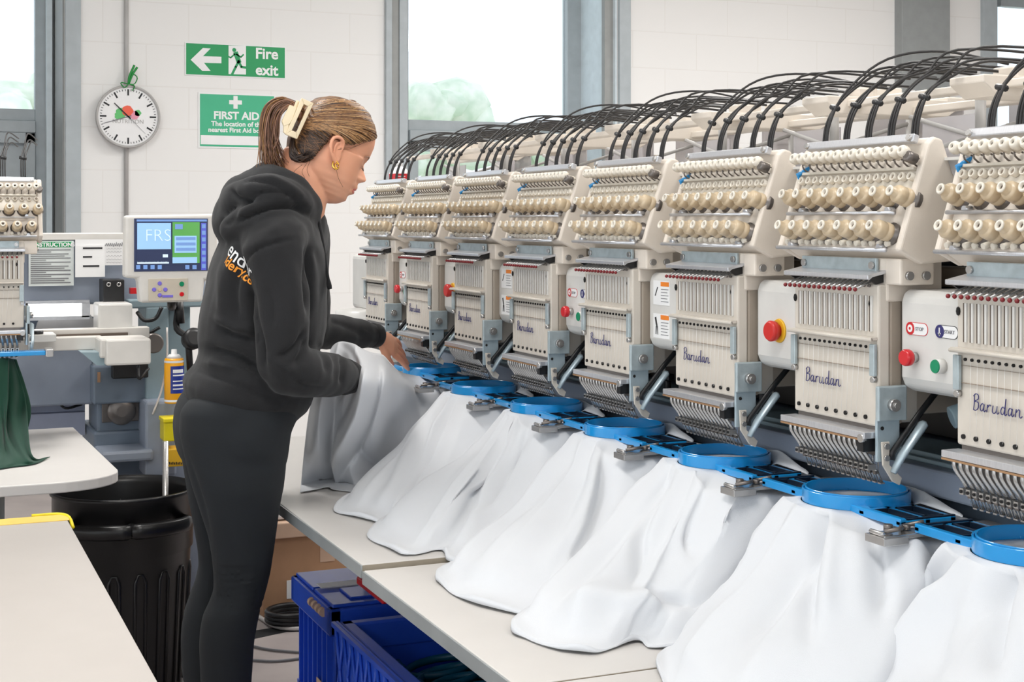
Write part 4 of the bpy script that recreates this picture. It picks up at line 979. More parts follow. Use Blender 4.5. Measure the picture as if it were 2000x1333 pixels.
wom = thing('person', 'person in a black hooded sweatshirt and dark leggings with clipped-up hair pressing a hoop', 'person', (.60, 3.0, 0))
O = Vector(wom.location)
def add(name, me, m, parent=wom):
    me.transform(Matrix.Translation(-abs_loc(parent))); me.materials.clear(); me.materials.append(M(m)); me.name = name
    for p in me.polygons: p.use_smooth = True
    return link(name, me, parent)
for i, (nm, c1) in enumerate((('hair_a', (58, 38, 24)), ('hair_b', (112, 76, 46)), ('hair_c', (158, 116, 72)), ('hair_d', (190, 150, 104)), ('hair_e', (146, 108, 88)), ('hair_f', (100, 70, 56)))): mat(nm, c1, .38, var=.12, scale=60)
YH = 2.985
def interp(T, x):
    if x <= T[0][0]: return T[0][1]
    for (a, b_) in zip(T, T[1:]):
        if x <= b_[0]: t = (x - a[0]) / (b_[0] - a[0]); t = t * t * (3 - 2 * t) * .5 + t * .5; return lerp(a[1], b_[1], t)
    return T[-1][1]
def HP(f, d): return 638 + f * .9272 - d * .3746, 298 + f * .3746 + d * .9272
def HW(f, d, y):
    x_, y_ = HP(f, d); p = PY(x_, y_, YH); p.y = YH + y; return p
BACK = [(-110, 5), (-104, -35), (-90, -57), (-75, -67), (-60, -73), (-40, -78), (-20, -79), (0, -77), (20, -72), (35, -64), (50, -52), (62, -36), (74, -14), (84, 8), (92, 22)]
FRONT = [(-110, 15), (-104, 34), (-94, 50), (-75, 67), (-60, 76), (-40, 80.5), (-21, 80.5), (-12, 79), (-5, 76), (8, 82), (17, 89), (22, 92.5), (26, 91), (30, 84), (34, 79), (40, 80.5), (44, 82.5), (47, 80), (50, 75), (53, 78), (57, 78), (63, 69.5), (68, 69), (74, 69.5), (80, 63), (84, 58), (92, 40)]
SIDE = [(-110, 15), (-104, 34), (-94, 50), (-75, 67), (-60, 76), (-40, 78.5), (-21, 76), (-5, 73.5), (10, 70.5), (23, 69), (33, 70), (43, 70), (50, 69), (56, 68), (64, 66), (74, 64), (80, 60), (84, 55), (92, 38)]
HWID = [(-110, .012), (-104, .040), (-90, .058), (-75, .067), (-60, .072), (-40, .0745), (-21, .0735), (0, .071), (23, .068), (43, .062), (56, .056), (64, .050), (74, .042), (84, .030), (92, .016)]
def skull(inset_hair=True):
    rows = []
    nl, na = 110, 150
    for j in range(nl + 1):
        d = lerp(-109, 91, j / nl); hw = interp(HWID, d); bk = interp(BACK, d); fm = interp(FRONT, d); fs = interp(SIDE, d)
        ins = 8 * min(1, max(0, (48 - d) / 25)); bk += ins * (1 if d < 50 else 0)
        ft = max(0, min(1, (-62 - d) / 25)); fm -= ft * 7; fs -= ft * 7
        mid = (bk + fs) / 2 - 2; row = []
        for k in range(na):
            t = 2 * math.pi * k / na; ct, st = math.cos(t), math.sin(t); y = hw * math.copysign(abs(st) ** .92, st) * (1 - (.008 / .075 if inset_hair and d < -10 else 0))
            if ct >= 0:
                wd = interp([(-60, .05), (-21, .035), (-5, .008), (8, .0085), (20, .012), (26, .016), (33, .013), (40, .020), (55, .020), (63, .017), (74, .022), (84, .02)], d)
                f0 = lerp(fs, fm, math.exp(-(y / wd) ** 2)); f = mid + (f0 - mid) * ct ** .78
                for s_ in (-1, 1):
                    f -= 5.2 * math.exp(-((y - s_ * .029) / .013) ** 2 - ((d + 1) / 11) ** 2)
                    f += 4.6 * math.exp(-((y - s_ * .030) / .0105) ** 2 - ((d - 1) / 5.5) ** 2)
                    f += 2.0 * math.exp(-((y - s_ * .034) / .016) ** 2 - ((d - 27) / 13) ** 2)
                    f += 2.2 * math.exp(-((y - s_ * .0115) / .005) ** 2 - ((d - 27) / 5) ** 2)
                    f -= 2.6 * math.exp(-((y - s_ * .024) / .006) ** 2 - ((d - 50) / 6) ** 2)
            else: f = mid + (bk - mid) * (-((-ct) ** .95)) * -1
            row.append(HW(f, d, y))
        rows.append(row)
    return rows
b = MB(); rows = skull(); b.grid(rows, None, close=True)
nn = len(rows[0]); b.f.append(list(range(nn))[::-1]); b.sm.append(True); b.mi.append(0); b.f.append([(len(rows) - 1) * nn + j for j in range(nn)]); b.sm.append(True); b.mi.append(0)
# ears
for s_ in (-1, 1):
    def E(x, y, off): p = PY(x, y, YH); p.y = YH + s_ * off; return p
    b.tube(catmull([E(643, 306, .074), E(650, 292, .076), E(650, 280, .080), E(641, 272.5, .084), E(630, 274, .087), E(624, 285, .089), E(625, 300, .087), (E(631, 314, .081)), E(637, 323, .076), E(641, 318, .073)], 40), 0, 10, radii=[.0028 + .0012 * math.sin(3.1 * i / 39) for i in range(40)])
    b.tube(catmull([E(645, 312, .073), E(638, 317, .075), E(633, 308, .078), E(633, 294, .081), E(638, 284, .079), E(645, 283, .077)], 24), .0028, 8)
    b.sphere(E(639, 298, .071), (.013, .0075, .024), 16)
# neck, torso core, arms, legs all one body
loft(b, [(PY(592, 300, YH), EX * .045, Vector((0, .05, 0))), (PY(594, 340, YH), EX * .052 - UP * .012, Vector((0, .053, 0))), (PY(590, 375, YH), EX * .053 - UP * .018, Vector((0, .052, 0))), (PY(575, 410, 3.0), EX * .062 - UP * .02, Vector((0, .065, 0))), (PY(545, 450, 3.0), EX * .075, Vector((0, .13, 0)))])
loft(b, [(PY(535, 440, 3.0), EX * .07, Vector((0, .13, 0))), (PY(530, 520, 3.0), EX * .09, Vector((0, .14, 0))), (PY(515, 640, 3.0), EX * .09, Vector((0, .12, 0))), (PY(490, 720, 3.0), EX * .085, Vector((0, .12, 0))), (PY(455, 800, 3.0), EX * .085, Vector((0, .14, 0)))])
NS, NE, NW, NHd = PY(538, 478, 2.835), PY(550, 722, 2.80), PY(676, 738, 2.95), PY(698, 738, 3.06)
FS, FE, FW = PY(588, 470, 3.165), PY(606, 645, 3.30), PY(737, 656, 3.43)
limb3(b, [NS, NS.lerp(NE, .5), NE], [.045, .038, .032]); limb3(b, [NE, NE.lerp(NW, .45), NW], [.032, .031, .022])
limb3(b, [FS, FS.lerp(FE, .5), FE], [.045, .038, .032]); limb3(b, [FE, FE.lerp(FW, .45), FW], [.032, .030, .023])
def handm(b, wr, fwd, side, up, curl, scale=1.0, thumb=1):
    """wr wrist, fwd towards finger tips, side towards the thumb"""
    s_ = scale
    def q(a, c, e): return wr + fwd * (a * s_) + side * (c * s_) + up * (e * s_)
    loft(b, [(q(-.005, 0, 0), side * .024 * s_, up * .017 * s_), (q(.02, 0, .002), side * .030 * s_, up * .0165 * s_), (q(.05, 0, .003), side * .038 * s_, up * .0145 * s_), (q(.080, -.001, -.001), side * .039 * s_, up * .011 * s_)], 20)
    for i, (c, L) in enumerate(((.030, .068), (.010, .076), (-.011, .070), (-.030, .056))):
        c0 = curl[i]; p0 = q(.07, c, 0); p1 = q(.088, c * 1.05, .001); a1 = c0; 
        p2 = p1 + (fwd * math.cos(a1) - up * math.sin(a1) + side * c * 3.5).normalized() * L * .42 * s_
        p3 = p2 + (fwd * math.cos(a1 * 1.6) - up * math.sin(a1 * 1.6) + side * c * 2.0).normalized() * L * .32 * s_
        p4 = p3 + (fwd * math.cos(a1 * 1.9) - up * math.sin(a1 * 1.9)).normalized() * L * .26 * s_
        limb3(b, [p0, p1, p2, p3, p4], [.0085 * s_, .0092 * s_, .0082 * s_, .0078 * s_, .0062 * s_], 12, 4)
    t0 = q(.018, .020, -.004); t1 = q(.042, .042, -.010); t2 = q(.066, .048, -.016); t3 = q(.088, .044, -.022)
    limb3(b, [t0, t1, t2, t3], [.013 * s_, .0115 * s_, .0098 * s_, .0075 * s_], 12, 4)
hf = (PY(808, 706, 3.50) - FW).normalized(); sv_ = Vector((0, -.55, -.83)); hs_ = (sv_ - hf * hf.dot(sv_)).normalized(); hu = hs_.cross(hf).normalized(); hu = hu if hu.z > 0 else -hu
handm(b, FW + hf * .010, hf, hs_, hu, (.10, .14, .20, .28), .84)
nf = (NHd - NW).normalized(); ns = (Vector((0, 1, .2)) - nf * nf.dot(Vector((0, 1, .2)))).normalized(); nu = ns.cross(nf); nu = nu if nu.z > 0 else -nu
handm(b, NW + nf * .012, nf, ns, nu, (.35, .4, .45, .5), .62)
LEGN = [(800, 352, 560), (840, 350, 555), (890, 362, 556), (919, 368, 556), (954, 378, 552), (991, 390, 545), (1046, 408, 538), (1082, 414, 533), (1120, 417, 528), (1150, 417, 521), (1175, 408, 514), (1199, 397, 506), (1228, 392, 500), (1257, 390, 495), (1333, 392, 490), (1400, 402, 484), (1480, 418, 476), (1550, 426, 472)]
LEGF = [(800, 352, 545), (860, 350, 540), (919, 360, 530), (970, 368, 520), (1014, 377, 510), (1069, 386, 500), (1100, 388, 494), (1127, 383, 488), (1155, 372, 482), (1186, 361, 474), (1215, 356, 468), (1241, 354, 462), (1300, 356, 456), (1333, 360, 454), (1400, 370, 450), (1480, 384, 444), (1540, 390, 438)]
def leg(b, T, Y, dk=1.0, inset=0.0):
    S = []
    for (y, L, R_) in T:
        p = PY(L, y, Y); q = PY(R_, y, Y); h = (q - p).length / 2 - inset; S.append(((p + q) / 2, EX * h, Vector((0, min(h * .93, .088 - inset) * dk, 0))))
    loft(b, S, 32)
leg(b, LEGN, 2.905, .9, .014); leg(b, LEGF, 3.085, .9, .014)
me = remesh(b, .0023, 2, .4); add('body', me, 'skin')
# face details
b = MB()
for (d0, d1, top) in ((42, 49.5, True), (50.5, 58, False)):
    for k in range(1):
        P = []
        for i in range(17):
            y = lerp(-.0215, .0215, i / 16); dd = (46.5 if top else 54) + (1 if top else -1) * 2.6 * (abs(y) / .0215) ** 2; fm = interp(FRONT, dd); fs = interp(SIDE, dd); f = lerp(fs, fm, math.exp(-(y / .020) ** 2)) - 2.4 - 9 * (y / .0215) ** 4
            P.append(HW(f, dd, y))
        b.tube(P, .0045, 8, radii=[.0012 + (.0024 if top else .0030) * math.sin(math.pi * i / 16) ** .6 for i in range(17)])
b.build('lips', 'lip', wom)
b = MB()
for s_ in (-1, 1): b.tube(catmull([HW(76.5, -13, s_ * .012), HW(75.5, -17.5, s_ * .024), HW(70, -17.5, s_ * .036), HW(61, -13, s_ * .047)], 16), .0016, 6, radii=[.0004 + .0007 * math.sin(math.pi * (i + 1) / 18) for i in range(16)])
b.build('eyebrow', 'hair_b', wom)
b = MB()
for s_ in (-1, 1):
    P = catmull([HW(68.8, 4.5, s_ * .018), HW(71.5, 7, s_ * .026), HW(70, 7, s_ * .034), HW(64, 4, s_ * .042)], 14); b.tube(P, .0006, 5)
    for k in range(3, 13): b.tube([P[k], P[k] + (HW(75, 15, s_ * .036) - HW(70, 6, s_ * .031)) * .4], .0004, 4, radii=[.0005, .0002])
b.build('eyelashes', 'hair_dark', wom)
# hair
HB = [(540, 322), (566, 322), (585, 321), (597, 312), (606, 298), (616, 290), (628, 272), (640, 268), (652, 286), (668, 289), (690, 283), (712, 279), (734, 271), (745, 262)]
b = MB(); rows = []
for j in range(71):
    d = lerp(-112, 48, j / 70); hw = interp(HWID, d) + .004; bk = interp(BACK, d) - 3; fs = interp(SIDE, d) + 1; mid = (bk + fs) / 2 - 2; row = []
    for k in range(121):
        t = 2 * math.pi * k / 120; ct, st = math.cos(t), math.sin(t); y = hw * math.copysign(abs(st) ** .92, st)
        f = mid + (fs - mid) * ct ** .78 if ct >= 0 else mid - (mid - bk) * (-ct) ** .95
        row.append((HW(f, d, y), HP(f, d)))
    rows.append(row)
def covered(x, y): return y < interp(HB, x)
vi = {}; V_ = []; F_ = []
for j in range(70):
    for k in range(120):
        q = [(j, k), (j, k + 1), (j + 1, k + 1), (j + 1, k)]
        if all(covered(*rows[a][c][1]) for a, c in q):
            for s_ in q:
                if s_ not in vi: vi[s_] = len(V_); V_.append(rows[s_[0]][s_[1]][0])
            F_.append([vi[s_] for s_ in q])
b._add(V_, F_, True, 'hair_g')
rnd = random.Random(11)
def surfy(x, y, extra=0):
    dx, dy = x - 638, y - 298; f = dx * .9272 + dy * .3746; d = -dx * .3746 + dy * .9272
    hw = interp(HWID, d); bk = interp(BACK, d); fs = interp(SIDE, d); mid = (bk + fs) / 2 - 2; h = (fs - mid) if f > mid else (mid - bk)
    q = min(1, abs(f - mid) / max(h, 1)) ** (1 / .78 if f > mid else 1 / .95); return (hw + .005) * (max(1 - q * q, 0) ** .5) ** .92
def lock(sx, sy, side, ex, ey, mt, r, bow):
    P = []
    for i in range(15):
        t = i / 14; x = lerp(sx, ex, t); y = lerp(sy, ey, t) - bow * math.sin(math.pi * t)
        p = PY(x, y, YH); p.y = YH + side * (surfy(x, y) + .0022); P.append(p)
    b.tube(P, r, 6, mt, radii=[r * (.35 + .65 * math.sin(math.pi * min(1, .12 + i / 14 * .88)) ** .5) for i in range(15)], flat=.7)
HL_ = [(732, 262), (727, 272), (718, 277), (706, 280), (694, 283), (682, 285), (670, 287), (658, 286), (650, 283), (640, 268), (630, 270), (620, 284), (612, 292), (604, 302), (598, 311), (590, 318), (578, 320)]
cols_ = ['hair_a', 'hair_b', 'hair_b', 'hair_c', 'hair_c', 'hair_d']
TOPL = [(734, 260), (730, 249), (724, 237), (717, 227), (708, 217), (697, 209), (684, 203), (668, 198), (650, 195), (630, 197)]
for k in range(620):
    side = -1 if k % 4 else 1; t = rnd.random() ** 1.1 * (len(HL_) - 1); i = min(int(t), len(HL_) - 2); q = t - i
    sx = lerp(HL_[i][0], HL_[i + 1][0], q); sy = lerp(HL_[i][1], HL_[i + 1][1], q) - rnd.uniform(0, 6)
    if k % 5 < 3:
        t = rnd.random() * (len(TOPL) - 1); i = min(int(t), len(TOPL) - 2); q = t - i; sx = lerp(TOPL[i][0], TOPL[i + 1][0], q); sy = lerp(TOPL[i][1], TOPL[i + 1][1], q) + rnd.uniform(0, 5); t = 0
    fr_ = t / 16; low = sx < 628 and sy > 262
    mt = rnd.choice(['hair_a', 'hair_a', 'hair_b']) if low else rnd.choice(cols_)
    lock(sx, sy, side, 585 + rnd.uniform(-8, 8), lerp(212, 268, min(1, max(0, (sy - 195) / 120))) + rnd.uniform(-8, 8), mt, rnd.uniform(.0009, .0021), (12 if sy > 262 else 3) * (1 if sx > 640 else .3) * rnd.uniform(.7, 1.2))
for k in range(90):
    t = rnd.uniform(11, 16); i = min(int(t), len(HL_) - 2); q = t - i
    lock(lerp(HL_[i][0], HL_[i + 1][0], q), lerp(HL_[i][1], HL_[i + 1][1], q) - rnd.uniform(0, 8), -1, 572 + rnd.uniform(-6, 10), 280 + rnd.uniform(-16, 14), rnd.choice(['hair_a', 'hair_a', 'hair_b', 'hair_dark']), rnd.uniform(.001, .002), 2)
# twisted bundle at the nape
for k in range(70):
    P = catmull([PY(606 + rnd.uniform(-6, 8), 300 + rnd.uniform(-8, 10), YH - surfy(606, 300)), PY(588 + rnd.uniform(-6, 6), 312 + rnd.uniform(-10, 5), YH - .046 + rnd.uniform(-.006, .004)), PY(568 + rnd.uniform(-2, 8), 298 + rnd.uniform(-10, 10), YH - .036 + rnd.uniform(-.012, .012)), PY(572 + rnd.uniform(-4, 4), 270 + rnd.uniform(-6, 6), YH - .03)], 12)
    b.tube(P, .0018, 6, rnd.choice(['hair_a', 'hair_a', 'hair_dark']), radii=[.0003 + .0019 * math.sin(math.pi * i / 11) ** .5 for i in range(12)])
b.sphere(PY(584, 297, YH), (.021, .042, .024), 16, 'hair_dark')
# loose wisps
for pts in ([(655, 288), (654, 310), (660, 345), (670, 366)], [(600, 318), (590, 335), (596, 350), (600, 372)], [(590, 322), (575, 335), (572, 350), (590, 362)], [(608, 310), (600, 330), (604, 345)], [(664, 290), (690, 287), (720, 276)], [(660, 292), (680, 292), (700, 284)]):
    P = [PY(x, y, YH - surfy(min(max(x, 600), 690), min(y, 340)) - .003) for x, y in pts]; b.tube(catmull(P, 14), .00045, 5, 'hair_b')
b.build('hair', 'hair_g', wom)
b = MB(); rnd = random.Random(5)
for k in range(190):
    y0 = rnd.uniform(-.028, .028); s0 = rnd.random()
    px_ = lerp(0, 1, rnd.random())
    A = (588 + rnd.uniform(-6, 4), 212 + rnd.uniform(-8, 30)); B_ = (lerp(556, 572, px_) + rnd.uniform(-4, 4), lerp(191, 206, px_)); C_ = (lerp(519, 548, px_) + rnd.uniform(-3, 3), lerp(206, 226, px_)); D_ = (lerp(507, 542, px_) + rnd.uniform(-2, 3), lerp(258, 268, px_) + rnd.uniform(-8, 8))
    e = px_ * .6 + .4 * rnd.random(); E_ = (lerp(504, 556, e) + rnd.uniform(-4, 4), lerp(312, 300, px_)); G_ = (lerp(502, 572, e) + rnd.uniform(-8, 8), rnd.uniform(318, 342))
    P = [PY(q[0], q[1], YH + y0 * w_ - .012) for q, w_ in ((A, .5), (B_, .8), (C_, 1), (D_, 1.05), (E_, .9), (G_, .7))]
    P = catmull(P, 26); r = rnd.uniform(.0009, .0024); b.tube(P, r, 5, rnd.choice(['hair_f', 'hair_e', 'hair_e', 'hair_c', 'hair_b', 'hair_f']), radii=[r * (1 - .8 * (i / 25) ** 3) for i in range(26)], flat=.7)
b.build('ponytail', 'hair_e', wom)
# claw clip
def CP(x, y, dy=0): p = PY(x, y, YH); p.y = YH + dy; return p
def slab(b, poly, y0, th, m=None):
    n = len(poly); A = [CP(x, y, y0 - .010 * math.cos((x + y * .3 - 640) / 40)) for x, y in poly]; B = [p + Vector((0, th, 0)) for p in A]
    b._add(A + B, [list(range(n)), [n + k for k in range(n)][::-1]] + [(k, n + k, n + (k + 1) % n, (k + 1) % n) for k in range(n)], False, m)
b = MB(); yq = -.052
o4 = [(575, 196), (598, 206), (566, 275), (544, 266)]; i4 = [(579, 208), (587, 212), (565, 262), (556, 258)]
for k in range(4): slab(b, [o4[k], o4[(k + 1) % 4], i4[(k + 1) % 4], i4[k]], yq, .007)
slab(b, [(566, 214), (553, 209), (538, 240), (541, 250), (552, 246), (558, 236)], yq + .002, .007); slab(b, [(541, 244), (552, 240), (548, 268), (541, 262)], yq + .003, .006)
for k in range(7):
    x, y = lerp(596, 566, k / 6), lerp(212, 270, k / 6); b.tube(catmull([CP(x - 4, y, yq + .003), CP(x + 5, y + 2, yq + .022), CP(x + 2, y + 1, yq + .045)], 8), .0022, 6)
b.tube([CP(572, 200, yq + .01), CP(548, 262, yq + .01)], .004, 8)
b.build('hair_clip', 'clip', wom, bevel=.0012)
b = MB()
for cx_, cy_, rx, ry in ((634.5, 325.5, 6, 8), (637, 327, 3.4, 5)):
    P = [CP(cx_ + rx * math.cos(t), cy_ + ry * math.sin(t), -.083 - .004 * math.sin(t)) for t in [2 * math.pi * j / 24 for j in range(25)]]; b.tube(P, .0014, 6, radii=[.0011 + .0009 * abs(math.sin(math.pi * j / 24)) for j in range(25)])
b.build('earring', 'gold', wom)

# hoodie
TOR = [(432, 470, 618, .135), (450, 452, 625, .175), (475, 430, 630, .195), (500, 418, 633, .20), (530, 408, 635, .198), (560, 401, 636, .19), (600, 393, 636, .182), (640, 387, 633, .178), (665, 385, 628, .176), (690, 388, 624, .175), (712, 380, 618, .176), (728, 366, 613, .192)]
b = MB(); S = []
for (y, L, R_, hd) in TOR:
    p = PY(L, y, 3.0); q = PY(R_, y, 3.0); S.append(((p + q) / 2, (q - p) / 2, Vector((0.02, hd - .012, 0))))
# hem slopes down to the front
for (yL, yR, L, R_, hd) in ((738, 765, 359, 612, .196), (746, 785, 356, 606, .197), (750, 800, 357, 596, .197)):
    p = PY(L, yL, 3.0); q = PY(R_, yR, 3.0); S.append(((p + q) / 2, (q - p) / 2, Vector((0.02, hd - .012, 0))))
loft(b, S, 40, .92)
# shoulders
limb3(b, [PY(548, 445, 3.0), PY(538, 462, 2.90), NS], [.085, .080, .066]); limb3(b, [PY(560, 445, 3.0), PY(575, 462, 3.10), FS], [.085, .078, .064])
NM = PY(551, 570, 2.815); 
limb3(b, [NS, NM, PY(553, 655, 2.80), NE], [.066, .058, .054, .050]); limb3(b, [NE, PY(590, 728, 2.81), PY(640, 732, 2.88), PY(672, 735, 2.94)], [.049, .052, .047, .037])
limb3(b, [FS, FS.lerp(FE, .5), FE], [.066, .056, .050]); limb3(b, [FE, FE.lerp(FW, .35), FE.lerp(FW, .7), FE.lerp(FW, .9)], [.048, .044, .037, .029])
# hood piled round the neck
def blob(x, y, Y, rx, ry, rz, tilt=0): b.sphere(PY(x, y, Y), (rx, ry, rz), 20, rot=Matrix.Rotation(tilt, 3, 'Y'))
limb3(b, [PY(612, 412, 2.99), PY(606, 398, 2.925), PY(575, 368, 2.895), PY(536, 350, 2.93), PY(518, 346, 3.0), PY(540, 356, 3.08), PY(585, 380, 3.085), PY(614, 412, 2.99)], [.020, .024, .028, .031, .033, .031, .026, .02])
limb3(b, [PY(604, 420, 2.96), PY(575, 394, 2.88), PY(520, 376, 2.87), PY(478, 392, 2.94), PY(470, 398, 3.02), PY(500, 390, 3.1), PY(560, 400, 3.11)], [.024, .034, .040, .044, .044, .04, .034])
blob(500, 368, 3.0, .048, .095, .042, R(-20)); blob(468, 388, 3.0, .040, .075, .052, R(15)); blob(462, 374, 2.995, .022, .05, .030, R(30)); blob(455, 425, 3.0, .042, .085, .060, R(10)); blob(505, 410, 3.0, .08, .115, .055)
limb3(b, [PY(610, 425, 2.95), PY(560, 416, 2.86), PY(500, 420, 2.86), PY(452, 452, 2.92)], [.02, .030, .034, .028])
me = remesh(b, .0058, 5, .5)
ST = [([(582, 466), (542, 472), (505, 486), (481, 506), (477, 530), (489, 556)], -.007, 4), ([(489, 556), (496, 600), (506, 660), (520, 730)], -.012, 7),
      ([(600, 470), (604, 520), (600, 560), (604, 620)], -.012, 6), ([(420, 634), (452, 652), (480, 660), (506, 670)], -.011, 8), ([(415, 615), (450, 638), (480, 640), (500, 640)], .006, 8),
      ([(396, 681), (430, 688), (470, 700), (515, 732)], -.013, 8), ([(388, 700), (430, 715), (470, 722), (505, 745)], .007, 9), ([(366, 718), (400, 728), (450, 745), (500, 770), (560, 790)], -.006, 7),
      ([(478, 515), (462, 540), (458, 580), (468, 630)], -.008, 9), ([(440, 500), (432, 560), (438, 620)], .006, 12), ([(470, 470), (455, 500), (450, 545)], .005, 10),
      ([(600, 640), (585, 668), (560, 690), (535, 700)], -.008, 6), ([(603, 660), (590, 690), (572, 716)], -.006, 6), ([(520, 690), (545, 712), (580, 728)], .005, 8), ([(620, 672), (635, 700), (640, 730)], -.005, 6), ([(640, 676), (655, 705), (655, 750)], -.004, 6), ([(665, 690), (672, 720), (668, 755)], -.006, 4),
      ([(520, 560), (535, 600), (530, 650)], -.004, 9), ([(560, 500), (575, 560), (570, 640)], .004, 14), ([(520, 450), (560, 440), (600, 455)], .005, 12),
      ([(450, 440), (480, 425), (530, 405), (580, 405), (606, 425)], -.013, 6), ([(440, 415), (470, 400), (510, 378), (560, 380), (600, 412)], -.007, 5), ([(450, 365), (462, 385), (500, 392)], -.010, 6), ([(470, 358), (490, 352), (530, 358), (570, 380)], -.006, 5), ([(432, 440), (450, 430), (462, 400)], -.006, 6),
      ([(510, 345), (540, 352), (575, 372), (600, 398)], .004, 5), ([(640, 625), (680, 640), (720, 660)], -.004, 7), ([(570, 740), (600, 756), (640, 762)], -.004, 6), ([(610, 480), (626, 520), (628, 600)], -.004, 8)]
displace(me, strokes_fn(ST)); displace(me, noise_fn(.0045, (10, 10, 13), 3)); displace(me, noise_fn(.0016, (34, 34, 22), 9))
hood = add('hoodie', me, 'hoodie')
# cuffs and waistband
b = MB()
for (p, q, r0, r1) in ((PY(671, 736, 2.94), PY(687, 738, 2.955), .039, .034), (FE.lerp(FW, .89), FE.lerp(FW, 1.0), .0315, .029)):
    ax = (q - p).normalized(); b.lathe(p, q - p, [(0, r0 * .95), (.2, r0), (.8, r1 + .001), (1.0, r1), (1.0, r1 - .004), (.3, r0 - .008)], 40, rel=True, caps=False)
b.build('cuff', 'hoodie', hood)
# drawstring
b = MB(); P = catmull([PY(612, 414, 2.955), PY(621, 430, 2.935), PY(629, 465, 2.915), PY(635, 505, 2.905), PY(640, 540, 2.90), PY(644, 565, 2.90)], 20); b.tube(P, .0036, 8, radii=[.0034] * 16 + [.0036, .0052, .0056, .005])
b.tube(catmull([PY(614, 420, 3.02), PY(622, 440, 3.03), PY(630, 480, 3.03), PY(634, 530, 3.03)], 14), .0032, 8)
b.build('drawstring', 'hoodie', hood)
# printing on the back of the hoodie
bv = BVHTree.FromPolygons([tuple(v.co + O) for v in hood.data.vertices], [tuple(p.vertices) for p in hood.data.polygons])
def print_on(s, size, x, y, ang, m, bold, shear=0):
    me = text_mesh(s, size, 0, 'LEFT', shear, bold); ok = []
    bm = bmesh.new(); bm.from_mesh(me); bmesh.ops.triangulate(bm, faces=bm.faces); bmesh.ops.subdivide_edges(bm, edges=bm.edges, cuts=1)
    dr = Vector((.88, .475, 0)); u = Vector((-dr.y, dr.x, 0)); u = -u if u.x < 0 else u; u = Vector((dr.y, -dr.x, 0)); 
    hit = bv.ray_cast(PY(x, y, 2.86) - dr * .6, dr); base = hit[0] if hit[0] is not None else PY(x, y, 2.9)
    v_ = UP * math.cos(ang) + u * math.sin(ang); u_ = u * math.cos(ang) - UP * math.sin(ang)
    for v in bm.verts:
        p = base + u_ * v.co.x + v_ * v.co.y; h = bv.ray_cast(p - dr * .4, dr)
        v.co = (h[0] + h[1] * .0012) if h[0] is not None else p
    me2 = bpy.data.meshes.new('lettering'); bm.to_mesh(me2); bm.free(); me2.transform(Matrix.Translation(-O)); me2.materials.clear(); me2.materials.append(M(m)); return link('lettering', me2, hood)
mat('print_white', (232, 232, 232), .6, var=0); mat('print_orange', (236, 150, 40), .6, var=0)
print_on('ender', .040, 404, 484, R(33), 'print_white', .0004); print_on('idery.co', .026, 402, 507, R(33), 'print_orange', .0005)
# leggings
b = MB(); S = []
for (y, L, R_, hd) in ((720, 405, 575, .13), (745, 388, 578, .150), (765, 366, 580, .160), (785, 352, 582, .172), (805, 345, 575, .178), (835, 342, 560, .182), (865, 344, 556, .180), (890, 350, 553, .17)):
    p = PY(L, y, 2.99); q = PY(R_, y, 2.99); S.append(((p + q) / 2, (q - p) / 2, Vector((0, hd, 0))))
loft(b, S, 40, .95); leg(b, LEGN, 2.905); leg(b, LEGF, 3.085)
me = remesh(b, .0062, 6, .5)
KN = [([(417, y), (450, y + 5), (490, y + 6), (523, y + 1)], -.0026, 2.6) for y in (1108, 1119, 1130, 1141, 1152, 1163, 1174, 1186)] + [([(417, y), (440, y + 3), (470, y + 5)], .0012, 2.4) for y in (1113, 1124, 1135, 1146, 1157)]
displace(me, strokes_fn(KN + [([(362, 880), (380, 940), (398, 1000), (414, 1070)], -.004, 5)])); displace(me, noise_fn(.0015, (12, 12, 8), 1))
add('leggings', me, 'leggings')
for (T, Y) in ((LEGN, 2.905), (LEGF, 3.085)):
    p = PY((T[-1][1] + T[-1][2]) / 2, T[-1][0], Y); b = MB(); x = p.x
    S = [(Vector((x - .06, Y, .045)), Vector((0, 0, .042)), Vector((0, .034, 0))), (Vector((x, Y, .062)), Vector((0, 0, .060)), Vector((0, .038, 0))), (Vector((x + .07, Y, .047)), Vector((0, 0, .044)), Vector((0, .044, 0))), (Vector((x + .14, Y, .034)), Vector((0, 0, .032)), Vector((0, .046, 0))), (Vector((x + .18, Y, .026)), Vector((0, 0, .022)), Vector((0, .034, 0)))]
    loft(b, S, 24); me = remesh(b, .006, 3); add('shoe', me, 'shoe')

# ================================================================== LEFT SIDE: second machine, tables, bin
h9 = copy_tree(head); h9.rotation_euler = (0, 0, R(90)); h9.location = (.203, 4.02 + .03, HZ); h9['label'] = 'beige embroidery head of the other machine, above the green shirt, seen face-on'; h9['group'] = 'heads of the second machine'
m2 = thing('embroidery_machine', 'blue-grey body of the second embroidery machine behind the woman', 'machine', (.35, 4.6, 0))
YB = 4.42
def Q(x, y, Y=YB): return PY(x, y, Y)
def pbox(b, x0, y0, x1, y1, Y, dep, m=None):
    p = PY(x0, y0, Y); q = PY(x1, y1, Y); b.bb(p.x, q.x, Y, Y + dep, q.z, p.z, m); return b
pbox(MB(), -160, 462, 402, 590, 4.46, .2).build('beam', 'machine_blue', m2, bevel=.006)
pbox(MB(), -160, 457, 402, 468, 4.44, .24).build('beam_cap', 'panel_grey', m2, bevel=.002)
b = MB(); pbox(b, 55, 592, 172, 620, 4.44, .04); b.build('lamp_tube', 'lamp', m2)
b = MB(); pbox(b, 50, 589, 175, 592, 4.43, .06); pbox(b, 50, 620, 175, 624, 4.43, .06); pbox(b, 160, 592, 176, 620, 4.43, .05); b.build('lamp_housing', 'alu', m2)
